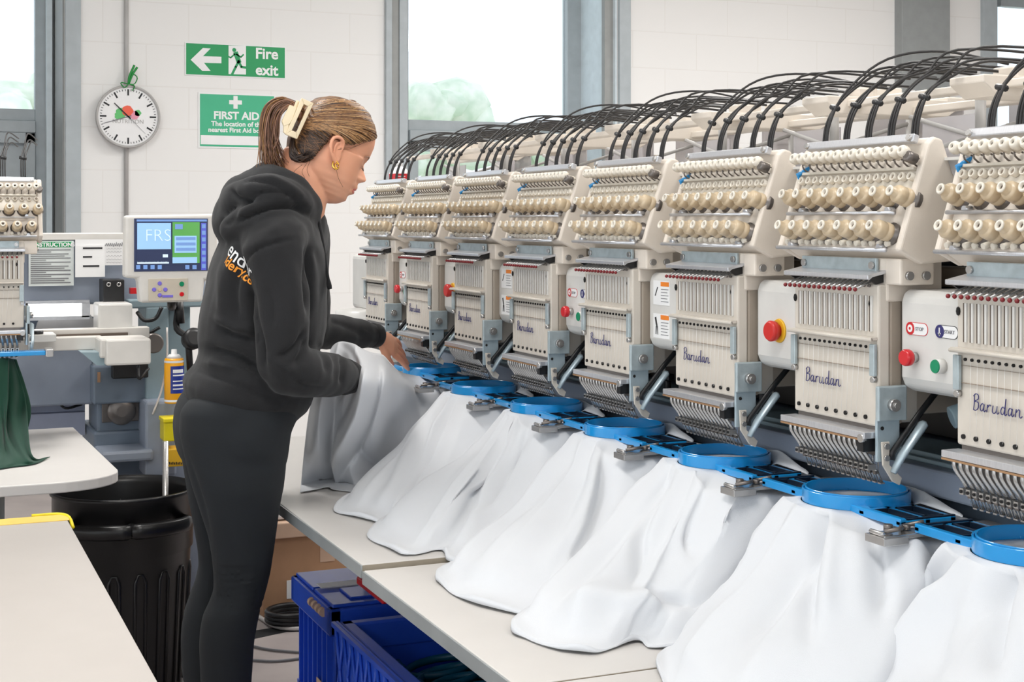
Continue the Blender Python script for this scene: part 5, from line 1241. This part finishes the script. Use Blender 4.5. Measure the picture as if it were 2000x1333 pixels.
b = MB(); pbox(b, -160, 628, 200, 668, 4.62, .02); b.build('rear_panel', 'machine_blue_dark', m2)
b = MB(); p = PY(172, 665, 4.5); b.lathe((p.x - .06, 4.55, p.z + .02), (0, -1, 0), [(0, .09), (.02, .09)], 32); b.build('pulley_cover', 'pipe', m2)
pbox(MB(), -160, 652, 292, 660, 4.25, .05).build('pantograph_rail', 'panel_grey', m2, bevel=.002)
pbox(MB(), -160, 662, 250, 672, 4.24, .04).build('lower_rail', 'slot_dark', m2)
pbox(MB(), -160, 668, 200, 683, 4.2, .06).build('frame_bar', 'panel_grey', m2, bevel=.003)
pbox(MB(), 55, 655, 110, 668, 4.12, .1).build('clamp_plate', 'box_white', m2, bevel=.002)
b = MB(); p = PY(73, 662, 4.15); b.lathe((p.x, 4.15, p.z), (0, 0, 1), [(0, .008), (.01, .008), (.012, .016), (.022, .016)], 12); b.build('knob', 'black_plastic', m2)
pbox(MB(), 202, 547, 243, 592, 4.36, .1).build('connector_box', 'black_plastic', m2, bevel=.003)
b = MB()
for x in (212, 232):
    p = PY(x, 556, 4.36); b.lathe((p.x, 4.36, p.z), (0, -1, 0), [(0, .006), (.004, .007), (.005, .0045), (.003, .0035)], 16, caps=False)
b.build('socket', 'steel', m2)
pbox(MB(), 192, 594, 259, 650, 4.26, .12).build('motor_cover', 'box_white', m2, bevel=.006)
b = MB(); pbox(b, 207, 664, 295, 712, 4.08, .14); pbox(b, 195, 662, 210, 700, 4.1, .12); b.build('carriage_cover', 'panel_grey', m2, bevel=.006)
b = MB(); b.prism([(PY(160, 690, 4.1).x, PY(160, 690, 4.1).z), (PY(190, 715, 4.1).x, PY(190, 715, 4.1).z), (PY(215, 716, 4.1).x, PY(215, 716, 4.1).z), (PY(200, 690, 4.1).x, PY(200, 690, 4.1).z)], (0, 4.2, 0), EX, UP, .08); b.build('gusset', 'machine_teal', m2)
p = PY(302, 672, 4.3); MB().lathe((p.x, 4.36, p.z), (0, -1, 0), [(0, .030), (.04, .030), (.045, .026)], 32).build('motor', 'dark_steel', m2)
b = MB(); pbox(b, -160, 690, 182, 790, 4.5, .2); b.build('front_panel', 'machine_blue', m2, bevel=.006)
b = MB(); pbox(b, 182, 716, 290, 786, 4.42, .3); b.build('drive_box', 'machine_blue_dark', m2, bevel=.006)
pbox(MB(), 220, 714, 290, 738, 4.38, .04).build('connector', 'black_plastic', m2, bevel=.003)
b = MB(); pbox(b, 60, 786, 166, 812, 4.66, .02); pbox(b, 30, 812, 166, 850, 4.62, .05); b.build('lower_panel', 'machine_pale', m2)
b = MB(); pbox(b, 190, 786, 285, 850, 4.46, .22); pbox(b, 183, 845, 300, 925, 4.44, .3); b.build('leg_housing', 'machine_blue_dark', m2, bevel=.008)
p = PY(237, 803, 4.44); b = MB(); b.lathe((p.x, 4.46, p.z), (0, -1, 0), [(0, .042), (.03, .042), (.036, .034), (.04, .016)], 28); b.box((p.x, 4.47, p.z), (.11, .03, .07)); b.build('drive_motor', 'dark_steel', m2, bevel=.002)
b = MB(); pbox(b, 250, 586, 395, 600, 4.40, .2); pbox(b, 285, 600, 330, 800, 4.40, .16); pbox(b, 325, 590, 372, 830, 4.44, .08); b.build('side_column', 'machine_teal', m2, bevel=.005)
b = MB(); pbox(b, 284, 786, 345, 930, 4.32, .3); pbox(b, 196, 885, 300, 900, 4.3, .3); pbox(b, 200, 885, 420, 1333, 4.45, .25); b.build('foot_housing', 'machine_blue', m2, bevel=.008)
b = MB(); p = PY(350, 632, 4.3); b.tube([(p.x, 4.3, p.z + .07), (p.x + .005, 4.3, p.z)], .012, 8); b.lathe((p.x + .03, 4.28, p.z - .05), (.2, -1, .3), [(0, .03), (.03, .032), (.035, .02)], 20); b.tube(catmull([PY(350, 590, 4.35), PY(345, 640, 4.3), PY(365, 660, 4.28), PY(370, 700, 4.28), PY(372, 740, 4.3)], 16), .010, 8); b.build('bracket_arm', 'black_plastic', m2)
b = MB(); b.tube(catmull([PY(115, 788, 4.6), PY(130, 798, 4.58), (PY(160, 790, 4.6))], 10), .004, 6); b.tube(catmull([PY(270, 715, 4.34), PY(272, 740, 4.3), PY(290, 720, 4.32)], 10), .005, 6); b.build('cable', 'black_plastic', m2)
b = MB(); b.tube(catmull([PY(326, 640, 4.36), PY(326, 700, 4.34), PY(316, 760, 4.33), PY(298, 810, 4.3)], 16), .003, 6); b.build('white_cable', 'cable_white', m2)
b = MB(); b.tube(catmull([PY(268, 610, 4.36), PY(282, 626, 4.34), PY(304, 622, 4.34), PY(316, 600, 4.34)], 14), .006, 8); b.tube(catmull([PY(270, 640, 4.36), PY(290, 650, 4.34), PY(312, 640, 4.34)], 14), .005, 8); b.build('hose', 'black_plastic', m2)
pbox(MB(), 255, 563, 274, 574, 4.34, .03).build('red_marker', 'red', m2)
for k in range(1):
    p = PY(194, 738, 4.4)
    MB().box((p.x, 4.41, p.z), (.008, .006, .03)).build('status_label', 'card', m2)
# papers on the beam
s9 = thing('safety_notice', 'pale notice with a green heading band fixed to the blue-grey beam', 'notice', PY(100, 515, 4.44))
pbox(MB(), 56, 471, 144, 558, 4.435, .004).build('sheet', 'paper', s9)
pbox(MB(), 58, 473, 140, 483, 4.434, .001).build('heading_band', 'green_sign', s9)
text('Y INSTRUCTIONS', .0165, PY(101, 478.5, 4.4335), EX, UP, 'lettering', 'white', s9, bold=.0006)
b = MB()
for k in range(17): pbox(b, 60, 488 + k * 4, 60 + (78, 40, 74, 66, 78, 30)[k % 6], 489 + k * 4, 4.434, .001)
b.build('small_print', 'ink_grey', s9)
s9 = thing('paper_note', 'white sheet with handwriting taped to the beam left of the screen', 'paper', PY(195, 505, 4.42)); s9['label'] = 'white sheet with bold lines and handwriting between the notice and the screen'
pbox(MB(), 147, 468, 249, 518, 4.42, .003).build('sheet', 'white', s9); pbox(MB(), 147, 480, 205, 541, 4.416, .003).build('front_sheet', 'white', s9)
b = MB()
for y, x1 in ((485, 200), (502, 180), (520, 194)): pbox(b, 162, y - 1.5, x1, y + 1.5, 4.415, .0008)
b.build('bold_lines', 'ink_black', s9)
b = MB(); b.tube([PY(205 + i * .8, 478 + 3.2 * math.sin(i * 1.3) * (1 if i % 7 else 1.6), 4.4185) for i in range(50)], .0007, 4)
for y in (486, 492, 500, 507, 513): b.tube([PY(208 + i * 2.0, y + 1.2 * math.sin(i * 2.1), 4.4185) for i in range(16)], .0004, 4)
b.build('handwriting', 'ink_grey', s9)
# control panel
cp = thing('control_panel', 'beige machine control panel with a lit blue and green screen', 'control panel', PY(335, 505, 4.1)); YP = 4.05
b = MB(); pr = [(246, 421), (426, 418), (424, 545), (400, 548), (396, 590), (274, 592), (270, 545), (244, 543)]
b.prism([(PY(x, y, YP).x, PY(x, y, YP).z) for x, y in pr][::-1], (0, YP + .06, 0), EX, UP, .06); b.build('casing', 'panel_grey', cp, bevel=.008, seg=3)
sc_ = pbox(MB(), 262, 427, 406, 529, YP - .002, .003).build('screen', 'scr_dark', cp)
for nm, x0, y0, x1, y1, m in (('picture', 267, 429, 404, 433, 'scr_blue'), ('picture', 268, 436, 334, 487, 'scr_light'), ('picture', 268, 488, 332, 512, 'scr_dark'), ('picture', 268, 511, 330, 515, 'scr_white'), ('picture', 337, 434, 390, 514, 'scr_green'), ('picture', 341, 461, 384, 494, 'scr_light'), ('picture', 337, 503, 385, 514, 'scr_light'), ('picture', 342, 438, 357, 448, 'scr_blue'), ('picture', 393, 436, 403, 528, 'scr_purple'), ('picture', 318, 497, 328, 503, 'scr_white')):
    pbox(MB(), x0, y0, x1, y1, YP - .0035 - (.0006 if (x0, m) in ((341, 'scr_light'), (337, 'scr_light'), (342, 'scr_blue'), (318, 'scr_white')) else 0), .001).build(nm, m, sc_)
b = MB()
for i in range(7): pbox(b, 394.5, 438 + i * 13, 401.5, 446 + i * 13, YP - .0048, .001)
for i in range(4): pbox(b, 266 + i * 14, 518, 274 + i * 14, 526, YP - .0048, .001)
for i in range(2): pbox(b, 362 + i * 14, 518, 370 + i * 14, 526, YP - .0048, .001)
for i in range(3): pbox(b, 344, 463.5 + i * 10.5, 382, 469 + i * 10.5, YP - .0048, .001)
b.build('icons', 'scr_blue', sc_)
text('FRS', .048, PY(309, 461, YP - .0045), EX, UP, 'design_preview', 'scr_white', sc_, bold=-.001)
kp = pbox(MB(), 290, 545, 367, 587, YP - .003, .004).build('keypad', 'keypad', cp, bevel=.001)
b = MB()
for x, y, r in ((312, 554, .006), (301, 566, .006), (323, 566, .006), (312, 577, .006)): p = PY(x, y, YP - .003); b.lathe(p, (0, -1, 0), [(0, r), (.003, r * .8)], 4 if 0 else 14)
pbox(b, 317, 577, 338, 581, YP - .005, .003); b.build('arrow_keys', 'purple', kp)
p = PY(312, 566, YP - .003); MB().lathe(p, (0, -1, 0), [(0, .006), (.003, .005)], 14).build('centre_key', 'cream', kp)
p = PY(355, 555, YP - .003); MB().lathe(p, (0, -1, 0), [(0, .007), (.003, .006)], 14).build('green_key', 'green_btn', kp)
p = PY(355, 575, YP - .003); MB().lathe(p, (0, -1, 0), [(0, .0065), (.003, .0055)], 14).build('red_key', 'red', kp)
MB().tube([PY(335, 588, YP + .03), PY(335, 600, 4.2), PY(340, 598, 4.42)], .012, 10).build('stalk', 'black_plastic', cp)
# small blue hoop at the second machine
b = MB(); p = PY(20, 694, 3.95); b.box((p.x - .04, 4.0, p.z), (.26, .05, .012)); b.box((p.x + .10, 4.0, p.z + .0), (.02, .06, .02), None, 'steel')
tag(b.build('hoop_frame', 'hoop_blue', org=p, bevel=.002), 'blue hoop arm under the face-on head, above the green shirt', 'embroidery hoop')
# green shirt hanging onto the round-cornered table
def green():
    cols = [[PY(-60, 700, 3.98), PY(-60, 800, 3.95), PY(-60, 870, 3.8), PZ(-60, 905, .702), PZ(-60, 925, .702)],
            [PY(-12, 700, 3.98), PY(-8, 800, 3.96), PY(0, 870, 3.84), PZ(0, 902, .712), PZ(-5, 917, .703)],
            [PY(12, 700, 3.99), PY(13, 780, 3.96), PY(10, 850, 3.90), PZ(30, 897, .715), PZ(30, 912, .703)],
            [PY(18, 700, 4.0), PY(18, 760, 4.0), PY(20, 830, 3.96), PZ(50, 893, .718), PZ(70, 906, .703)],
            [PY(26, 702, 4.02), PY(44, 755, 4.02), PY(52, 800, 3.99), PZ(62, 890, .718), PZ(98, 893, .703)]]
    n = 48; nv = 40; C2 = [catmull(c, nv) for c in cols]; rows = []
    for j in range(nv):
        r_ = catmull([c[j] for c in C2], n); v = j / (nv - 1)
        for i, q in enumerate(r_):
            q += Vector((0, -1, .3)) * (.008 * math.sin(i * .5 + v * 4) * math.sin(math.pi * v) + .008 * noise.noise(Vector((i * .12, v * 4, 8)))); q.z = max(q.z, .7025)
        rows.append(r_)
    b = MB(); b.grid(rows); 
    cols = [[PY(10, 702, 4.03), PY(14, 780, 4.03), PY(20, 830, 4.03)], [PY(30, 702, 4.03), PY(44, 760, 4.04), PY(40, 850, 4.05)], [PY(32, 704, 4.04), PY(60, 795, 4.05), PY(50, 856, 4.05)]]
    C2 = [catmull(c, 24) for c in cols]; b.grid([catmull([c[j] for c in C2], 14) for j in range(24)])
    return tag(b.build('green_shirt', 'green_cloth', org=(.1, 4, .7), solid=.0015), 'dark green shirt hanging from the face-on head onto the round-cornered table', 'shirt')
green()
# round-cornered table
t2 = thing('machine_table', 'pale table with a rounded corner under the green shirt', 'table', (.1, 3.9, 0))
xr = PZ(228, 915, .70).x; y0 = PZ(0, 948, .70).y - .02; y1 = 4.36; rc = .16
poly = [(-.8, y0), (xr - rc, y0)] + [(xr - rc + rc * math.sin(a), y0 + rc * .8 - rc * .8 * math.cos(a)) for a in [R(10 * k) for k in range(1, 10)]] + [(xr - .02, y1), (-.8, y1)]
MB().prism(poly, (0, 0, .675), EX, (0, 1, 0), .025).build('tabletop', 'laminate', t2, bevel=.003)
for x, y in ((-.6, y0 + .15), (.25, y1 - .1), (-.6, y1 - .1)): MB().cyl((x, y, 0), (x, y, .675), .016).build('leg', 'edge_metal', t2)
# bin
bx_, by_ = PZ(243, 957, .56).x, PZ(243, 957, .56).y; rb = 137 / F * (bx_ * SY + by_ * CY)
bn = thing('waste_bin', 'large black ribbed plastic dustbin in the aisle behind the leggings', 'bin', (bx_, by_, 0))
prof = [(.0, rb * .80), (.02, rb * .82), (.40, rb * .925), (.405, rb * .955), (.50, rb * .965), (.503, rb * .99), (.553, rb * .99), (.558, rb * 1.02), (.566, rb * 1.02), (.568, rb * .985), (.545, rb * .965), (.40, rb * .90), (.03, rb * .79), (.02, .01)]
MB().lathe((bx_, by_, 0), (0, 0, 1), prof, 72, caps=False).build('shell', 'bin', bn)
MB().lathe((bx_, by_, .001), (0, 0, 1), [(0, rb * .78), (.02, rb * .79)], 48).build('base', 'bin', bn)
for k in range(16):
    a = 2 * math.pi * k / 16 + .1; d_ = Vector((math.cos(a), math.sin(a), 0)); o_b = Vector((bx_, by_, 0)); s9_ = Vector((-d_.y, d_.x, 0))
    b = MB(); b.tube([o_b + d_ * rb * .83 + s9_ * .014 + UP * .04, o_b + d_ * rb * .905 + s9_ * .014 + UP * .34, o_b + d_ * rb * .90 + s9_ * .006 + UP * .36, o_b + d_ * rb * .90 - s9_ * .006 + UP * .36, o_b + d_ * rb * .905 - s9_ * .014 + UP * .34, o_b + d_ * rb * .83 - s9_ * .014 + UP * .04], .005, 6); b.build('rib', 'bin', bn)
for ang in (R(-118), R(-68), R(62)):
    d_ = Vector((math.cos(ang), math.sin(ang), 0)); s9_ = Vector((-d_.y, d_.x, 0)); o_b = Vector((bx_, by_, .49)) + d_ * rb * .965
    rr_ = rb * 1.10; b = MB()
    P = [Vector((bx_, by_, .485)) + Vector((math.cos(ang + t), math.sin(ang + t), 0)) * (rr_ if abs(t) < .42 else rb * .96) for t in [lerp(-.45, .45, i / 14) for i in range(15)]]
    b.tube(P, .013, 8, flat=1.6); b.build('handle', 'bin', bn, bevel=0)

# spray cans, post, yellow holders
def can(name, label, c, r, h, body, cap, band=None):
    t = thing(name, label, 'spray can', c); c = Vector(c)
    MB().lathe(c, UP, [(0, r * .95), (.004, r), (h * .80, r), (h * .84, r * .9)], 28).build('canister', body, t)
    b = MB(); b.lathe(c + UP * h * .84, UP, [(0, r * .88), (h * .07, r * .5), (h * .075, r * .3), (h * .16, r * .28)], 24); b.build('nozzle', cap, t)
    if band:
        for (z0, z1, m, e) in band: MB().lathe(c, UP, [(h * z0, r * e), (h * z1, r * e)], 28, caps=False).build('label_band', m, t)
    return t
p = PY(340, 790, 4.28)
t = can('spray_can', 'yellow aerosol can with a blue printed label on the blue-grey housing', (p.x, 4.28, PY(340, 787, 4.28).z), .0285, .157, 'can_yellow', 'white', [(.03, .07, 'white', 1.01), (.76, .80, 'white', 1.01)])
cpx = Vector((p.x, 4.28, PY(340, 787, 4.28).z))
b = MB(); n = 12
for k in range(n):
    a0_ = R(-120 + 100 * k / n); a1_ = R(-120 + 100 * (k + 1) / n); r = .0292
    P = [cpx + Vector((r * math.cos(a), r * math.sin(a), z)) for a, z in ((a0_, .03), (a1_, .03), (a1_, .11), (a0_, .11))]; b._add(P, [(0, 1, 2, 3)], True)
b.build('blue_label', 'can_blue', t)
b = MB()
for i, z in enumerate((.095, .083, .066, .054, .043)):
    for k in range(2 + (i * 2) % 3 + 6):
        a = R(-102 + 8 * k); b.box(cpx + Vector((.0295 * math.cos(a), .0295 * math.sin(a), z)), (.0046, .0008, (.010, .004, .003, .005, .003)[i]), Matrix.Rotation(a + R(90), 3, 'Z'))
b.build('label_lettering', 'white', t)
pbs = Vector((1.35, 4.02, 1.388))
t = thing('spray_bottle', 'white spray bottle with a red band on top of the far head', 'bottle', pbs)
MB().lathe(pbs, UP, [(0, .028), (.003, .030), (.055, .030), (.068, .022), (.075, .010), (.078, .009)], 28).build('bottle', 'white', t)
MB().lathe(pbs, UP, [(.038, .0305), (.054, .0305)], 28, caps=False).build('label_band', 'red', t)
MB().lathe(pbs, UP, [(.076, .010), (.092, .009), (.094, .006)], 16).build('nozzle', 'white', t)
b = MB()
for k in range(7): a = R(-125 + 8 * k); b.box(pbs + Vector((.0309 * math.cos(a), .0309 * math.sin(a), .046)), (.003, .0008, .0025), Matrix.Rotation(a + R(90), 3, 'Z'))
b.build('label_lettering', 'white', t)
p = PY(323, 900, 4.1); b = MB(); b.cyl((p.x, 4.1, .0), (p.x, 4.1, PY(323, 862, 4.1).z), .0085, n=14); b.lathe((p.x, 4.1, 0), UP, [(0, .09), (.01, .09), (.02, .01)], 24)
tag(b.build('metal_post', 'steel', org=(p.x, 4.1, 0)), 'thin chrome post rising behind the bin', 'post')
for nm, lb, x0, y0_, x1, y1_, m in (('yellow_tub', 'bright yellow plastic tub on the housing behind the chrome post', 320, 822, 352, 862, 'yellow_bright'), ('yellow_box', 'orange-yellow box with dark print beneath the yellow tub', 327, 878, 362, 911, 'yellow')):
    t = thing(nm, lb, 'container', PY((x0 + x1) / 2, y1_, 4.24)); pbox(MB(), x0, y0_, x1, y1_, 4.22, .07).build('body', m, t, bevel=.004)
    if nm == 'yellow_tub': b = MB(); pbox(b, x0 - 1, y0_ - 3, x1 + 1, y0_ + 3, 4.215, .08); b.build('rim', m, t, bevel=.002)
    else:
        b = MB()
        for k in range(9): pbox(b, 330 + k * 3.4, 903 + (k % 2), 332 + k * 3.4, 908, 4.2185, .001)
        b.build('print', 'ink_black', t)
    
# under the worktables: totes, boxes, cables
def tote(name, label, x0, x1, y0, y1, z, lid):
    t = thing(name, label, 'crate', ((x0 + x1) / 2, (y0 + y1) / 2, 0)); b = MB(); s_ = .02; w_ = .006
    for (a, c, e, f) in ((x0 + s_, x1 - s_, y0 + s_, y0 + s_ + w_), (x0 + s_, x1 - s_, y1 - s_ - w_, y1 - s_), (x0 + s_, x0 + s_ + w_, y0 + s_, y1 - s_), (x1 - s_ - w_, x1 - s_, y0 + s_, y1 - s_)): b.bb(a, c, e, f, .002, z - .03)
    b.bb(x0 + s_, x1 - s_, y0 + s_, y1 - s_, .0, .008); b.build('body', 'crate', t, bevel=.003)
    b = MB()
    for (a, c, e, f) in ((x0, x1, y0, y0 + .03), (x0, x1, y1 - .03, y1), (x0, x0 + .03, y0, y1), (x1 - .03, x1, y0, y1)): b.bb(a, c, e, f, z - .06, z)
    b.build('rim', 'crate', t, bevel=.005)
    b = MB(); n_ = 7
    for k in range(n_): y = lerp(y0 + .05, y1 - .05, k / (n_ - 1)); b.bb(x0 + .008, x0 + s_ + .002, y - .004, y + .004, .03, z - .055)
    for zz in (.09, .2): b.bb(x0 + .008, x0 + s_ + .002, y0 + .03, y1 - .03, zz - .004, zz + .004)
    b.build('ribs', 'crate', t)
    return t
X1 = .866
t = tote('storage_crate', 'closed blue plastic tote with white tape on its lid corner, under the raised tabletop', X1, 1.27, 3.06, 3.40, .445, True)
b = MB(); b.bb(X1 + .01, 1.26, 3.07, 3.225, .445, .453); b.bb(X1 + .01, 1.26, 3.235, 3.39, .445, .453); b.bb(X1 + .06, 1.20, 3.10, 3.19, .453, .458); b.build('lid', 'crate', t, bevel=.004)
b = MB()
for k in range(4): b.cyl((X1 - .002, 3.10 + k * .03, .43), (X1 - .002, 3.115 + k * .03, .43), .010, n=10)
b.build('hinge', 'card_light', t); MB().bb(X1 + .02, X1 + .12, 3.20, 3.24, .4585, .4600).build('tape', 'white', t)
MB().bb(X1 + .006, X1 + .0075, 3.11, 3.19, .12, .26).build('label', 'card_light', t)
t = tote('storage_crate', 'open blue plastic tote holding dark hoops under the table edge', X1, 1.30, 2.30, 2.985, .44, False)
b = MB(); xx = X1 - .006
lx = (X1 - .012, X1 - .004); zb = .10; zt = .445
b.bb(lx[0], lx[1], 2.31, 2.975, zb, zt); fl = b.build('lid_flap', 'crate', t, bevel=.003)
b = MB(); n_ = 12
for k in range(n_):
    y = lerp(2.33, 2.955, k / (n_ - 1)); y2 = lerp(2.33, 2.955, min(1, (k + 1) / (n_ - 1)))
    b.tube([(lx[0] - .003, y, zb + .01), (lx[0] - .003, y2, (zb + zt) / 2)], .004, 4); b.tube([(lx[0] - .003, y2, (zb + zt) / 2), (lx[0] - .003, y, zt - .01)], .004, 4); b.tube([(lx[0] - .003, y2, zb + .01), (lx[0] - .003, y, (zb + zt) / 2)], .004, 4); b.tube([(lx[0] - .003, y, (zb + zt) / 2), (lx[0] - .003, y2, zt - .01)], .004, 4)
for z in (zb + .008, (zb + zt) / 2, zt - .006): b.bb(lx[0] - .008, lx[0], 2.31, 2.975, z - .005, z + .005)
b.build('lattice', 'crate', fl)
for k in range(9):
    y = 2.55 + .045 * k; z = .335 + .008 * (k % 3); b = MB()
    b.tube([Vector((1.06 + .085 * math.cos(a), y + .085 * math.sin(a), z + .01 * math.cos(a))) for a in [2 * math.pi * j / 32 for j in range(33)]], .006, 8, caps=False, flat=1.4); b.bb(.94, .985, y - .02, y + .02, z - .002, z + .006); b.bb(1.135, 1.2, y - .02, y + .02, z - .002, z + .006, 'dark_steel')
    tag(b.build('spare_hoop', 'teal_hoop', org=(1.06, y, z)), 'dark teal hoop lying in the open blue tote', 'embroidery hoop', 'spare hoops in the open tote')
b = MB(); b.bb(.90, 1.27, 2.34, 2.95, .02, .322); tag(b.build('dark_tote_fill', 'black_cloth', org=(1.1, 2.6, .02), bevel=.01), 'black block under the hoops, standing in for the dark inside of the open tote', 'cloth')  # black block set high to paint the shaded tote interior dark
b = MB(); b.bb(.90, .925, 2.79, 2.97, .520, .538)
tag(b.build('red_tray', 'red', org=(.9, 2.9, .5), bevel=.004), 'narrow red tray fixed below the table edge above the totes', 'tray')
pc0 = PZ(531, 1207, .0); t = thing('cardboard_box', 'brown cardboard box on the floor behind the blue tote', 'box', (pc0.x + .2, pc0.y, 0))
zt = PY(540, 1052, pc0.y).z
MB().bb(pc0.x - .03, pc0.x + .38, pc0.y - .01, pc0.y + .3, .002, zt).build('carton', 'card', t, bevel=.003)
MB().bb(pc0.x + .16, pc0.x + .21, pc0.y - .0115, pc0.y - .01, zt - .09, zt).build('tape', 'card_light', t)
b = MB(); p = PY(570, 1150, pc0.y); b.bb(p.x - .02, p.x + .02, pc0.y - .012, pc0.y - .0102, p.z - .03, p.z + .03); b.build('label', 'white', t)
MB().bb(pc0.x - .035, pc0.x + .4, pc0.y - .03, pc0.y + .3, zt + .003, zt + .055).build('flap', 'card_light', t, bevel=.004)
t = thing('paper_stack', 'white stack of cloth resting on the brown cardboard box', 'cloth', (pc0.x + .2, pc0.y, zt)); MB().bb(pc0.x - .01, pc0.x + .36, pc0.y, pc0.y + .28, zt + .058, zt + .13).build('stack', 'white', t, bevel=.01)
b = MB(); b.tube(catmull([PZ(505, 1205, .008), PZ(540, 1225, .008), PZ(590, 1228, .008), PZ(640, 1215, .008)], 24), .007, 8); tag(b.build('floor_cable', 'cable_white', org=(.9, 4.3, 0)), 'pale cable curving over the floor in front of the cardboard box', 'cable')
for (pts, lb) in (([(490, 1262), (530, 1270), (600, 1276)], 'thin dark cable on the floor beside the leggings'), ([(490, 1290), (540, 1292), (600, 1285)], 'lowest thin cable on the floor next to the blue tote')):
    b = MB(); b.tube(catmull([PZ(x, y, .005) for x, y in pts], 14), .004, 6); tag(b.build('floor_cable', 'ink_grey', org=(.9, 4, 0)), lb, 'cable')
b = MB(); A = [PZ(x, y, .002) for x, y in ((495, 1232), (560, 1222), (640, 1222), (640, 1232), (560, 1234), (495, 1248))]; b.prism([(p.x, p.y) for p in A], (0, 0, .001), EX, (0, 1, 0), -.004)
tag(b.build('floor_mat', 'black_cloth', org=(.9, 4.2, 0)), 'dark flat strip of mat on the floor by the tote', 'mat')
b = MB(); p = PZ(570, 1215, .01); b.tube([p + Vector((.08 * math.cos(a), .07 * math.sin(a), .012 + .012 * (k // 20))) for k, a in enumerate([2 * math.pi * j / 20 for j in range(60)])], .009, 6)
tag(b.build('cable_coil', 'black_plastic', org=p), 'black coil of cable by the corner of the blue tote', 'cable')
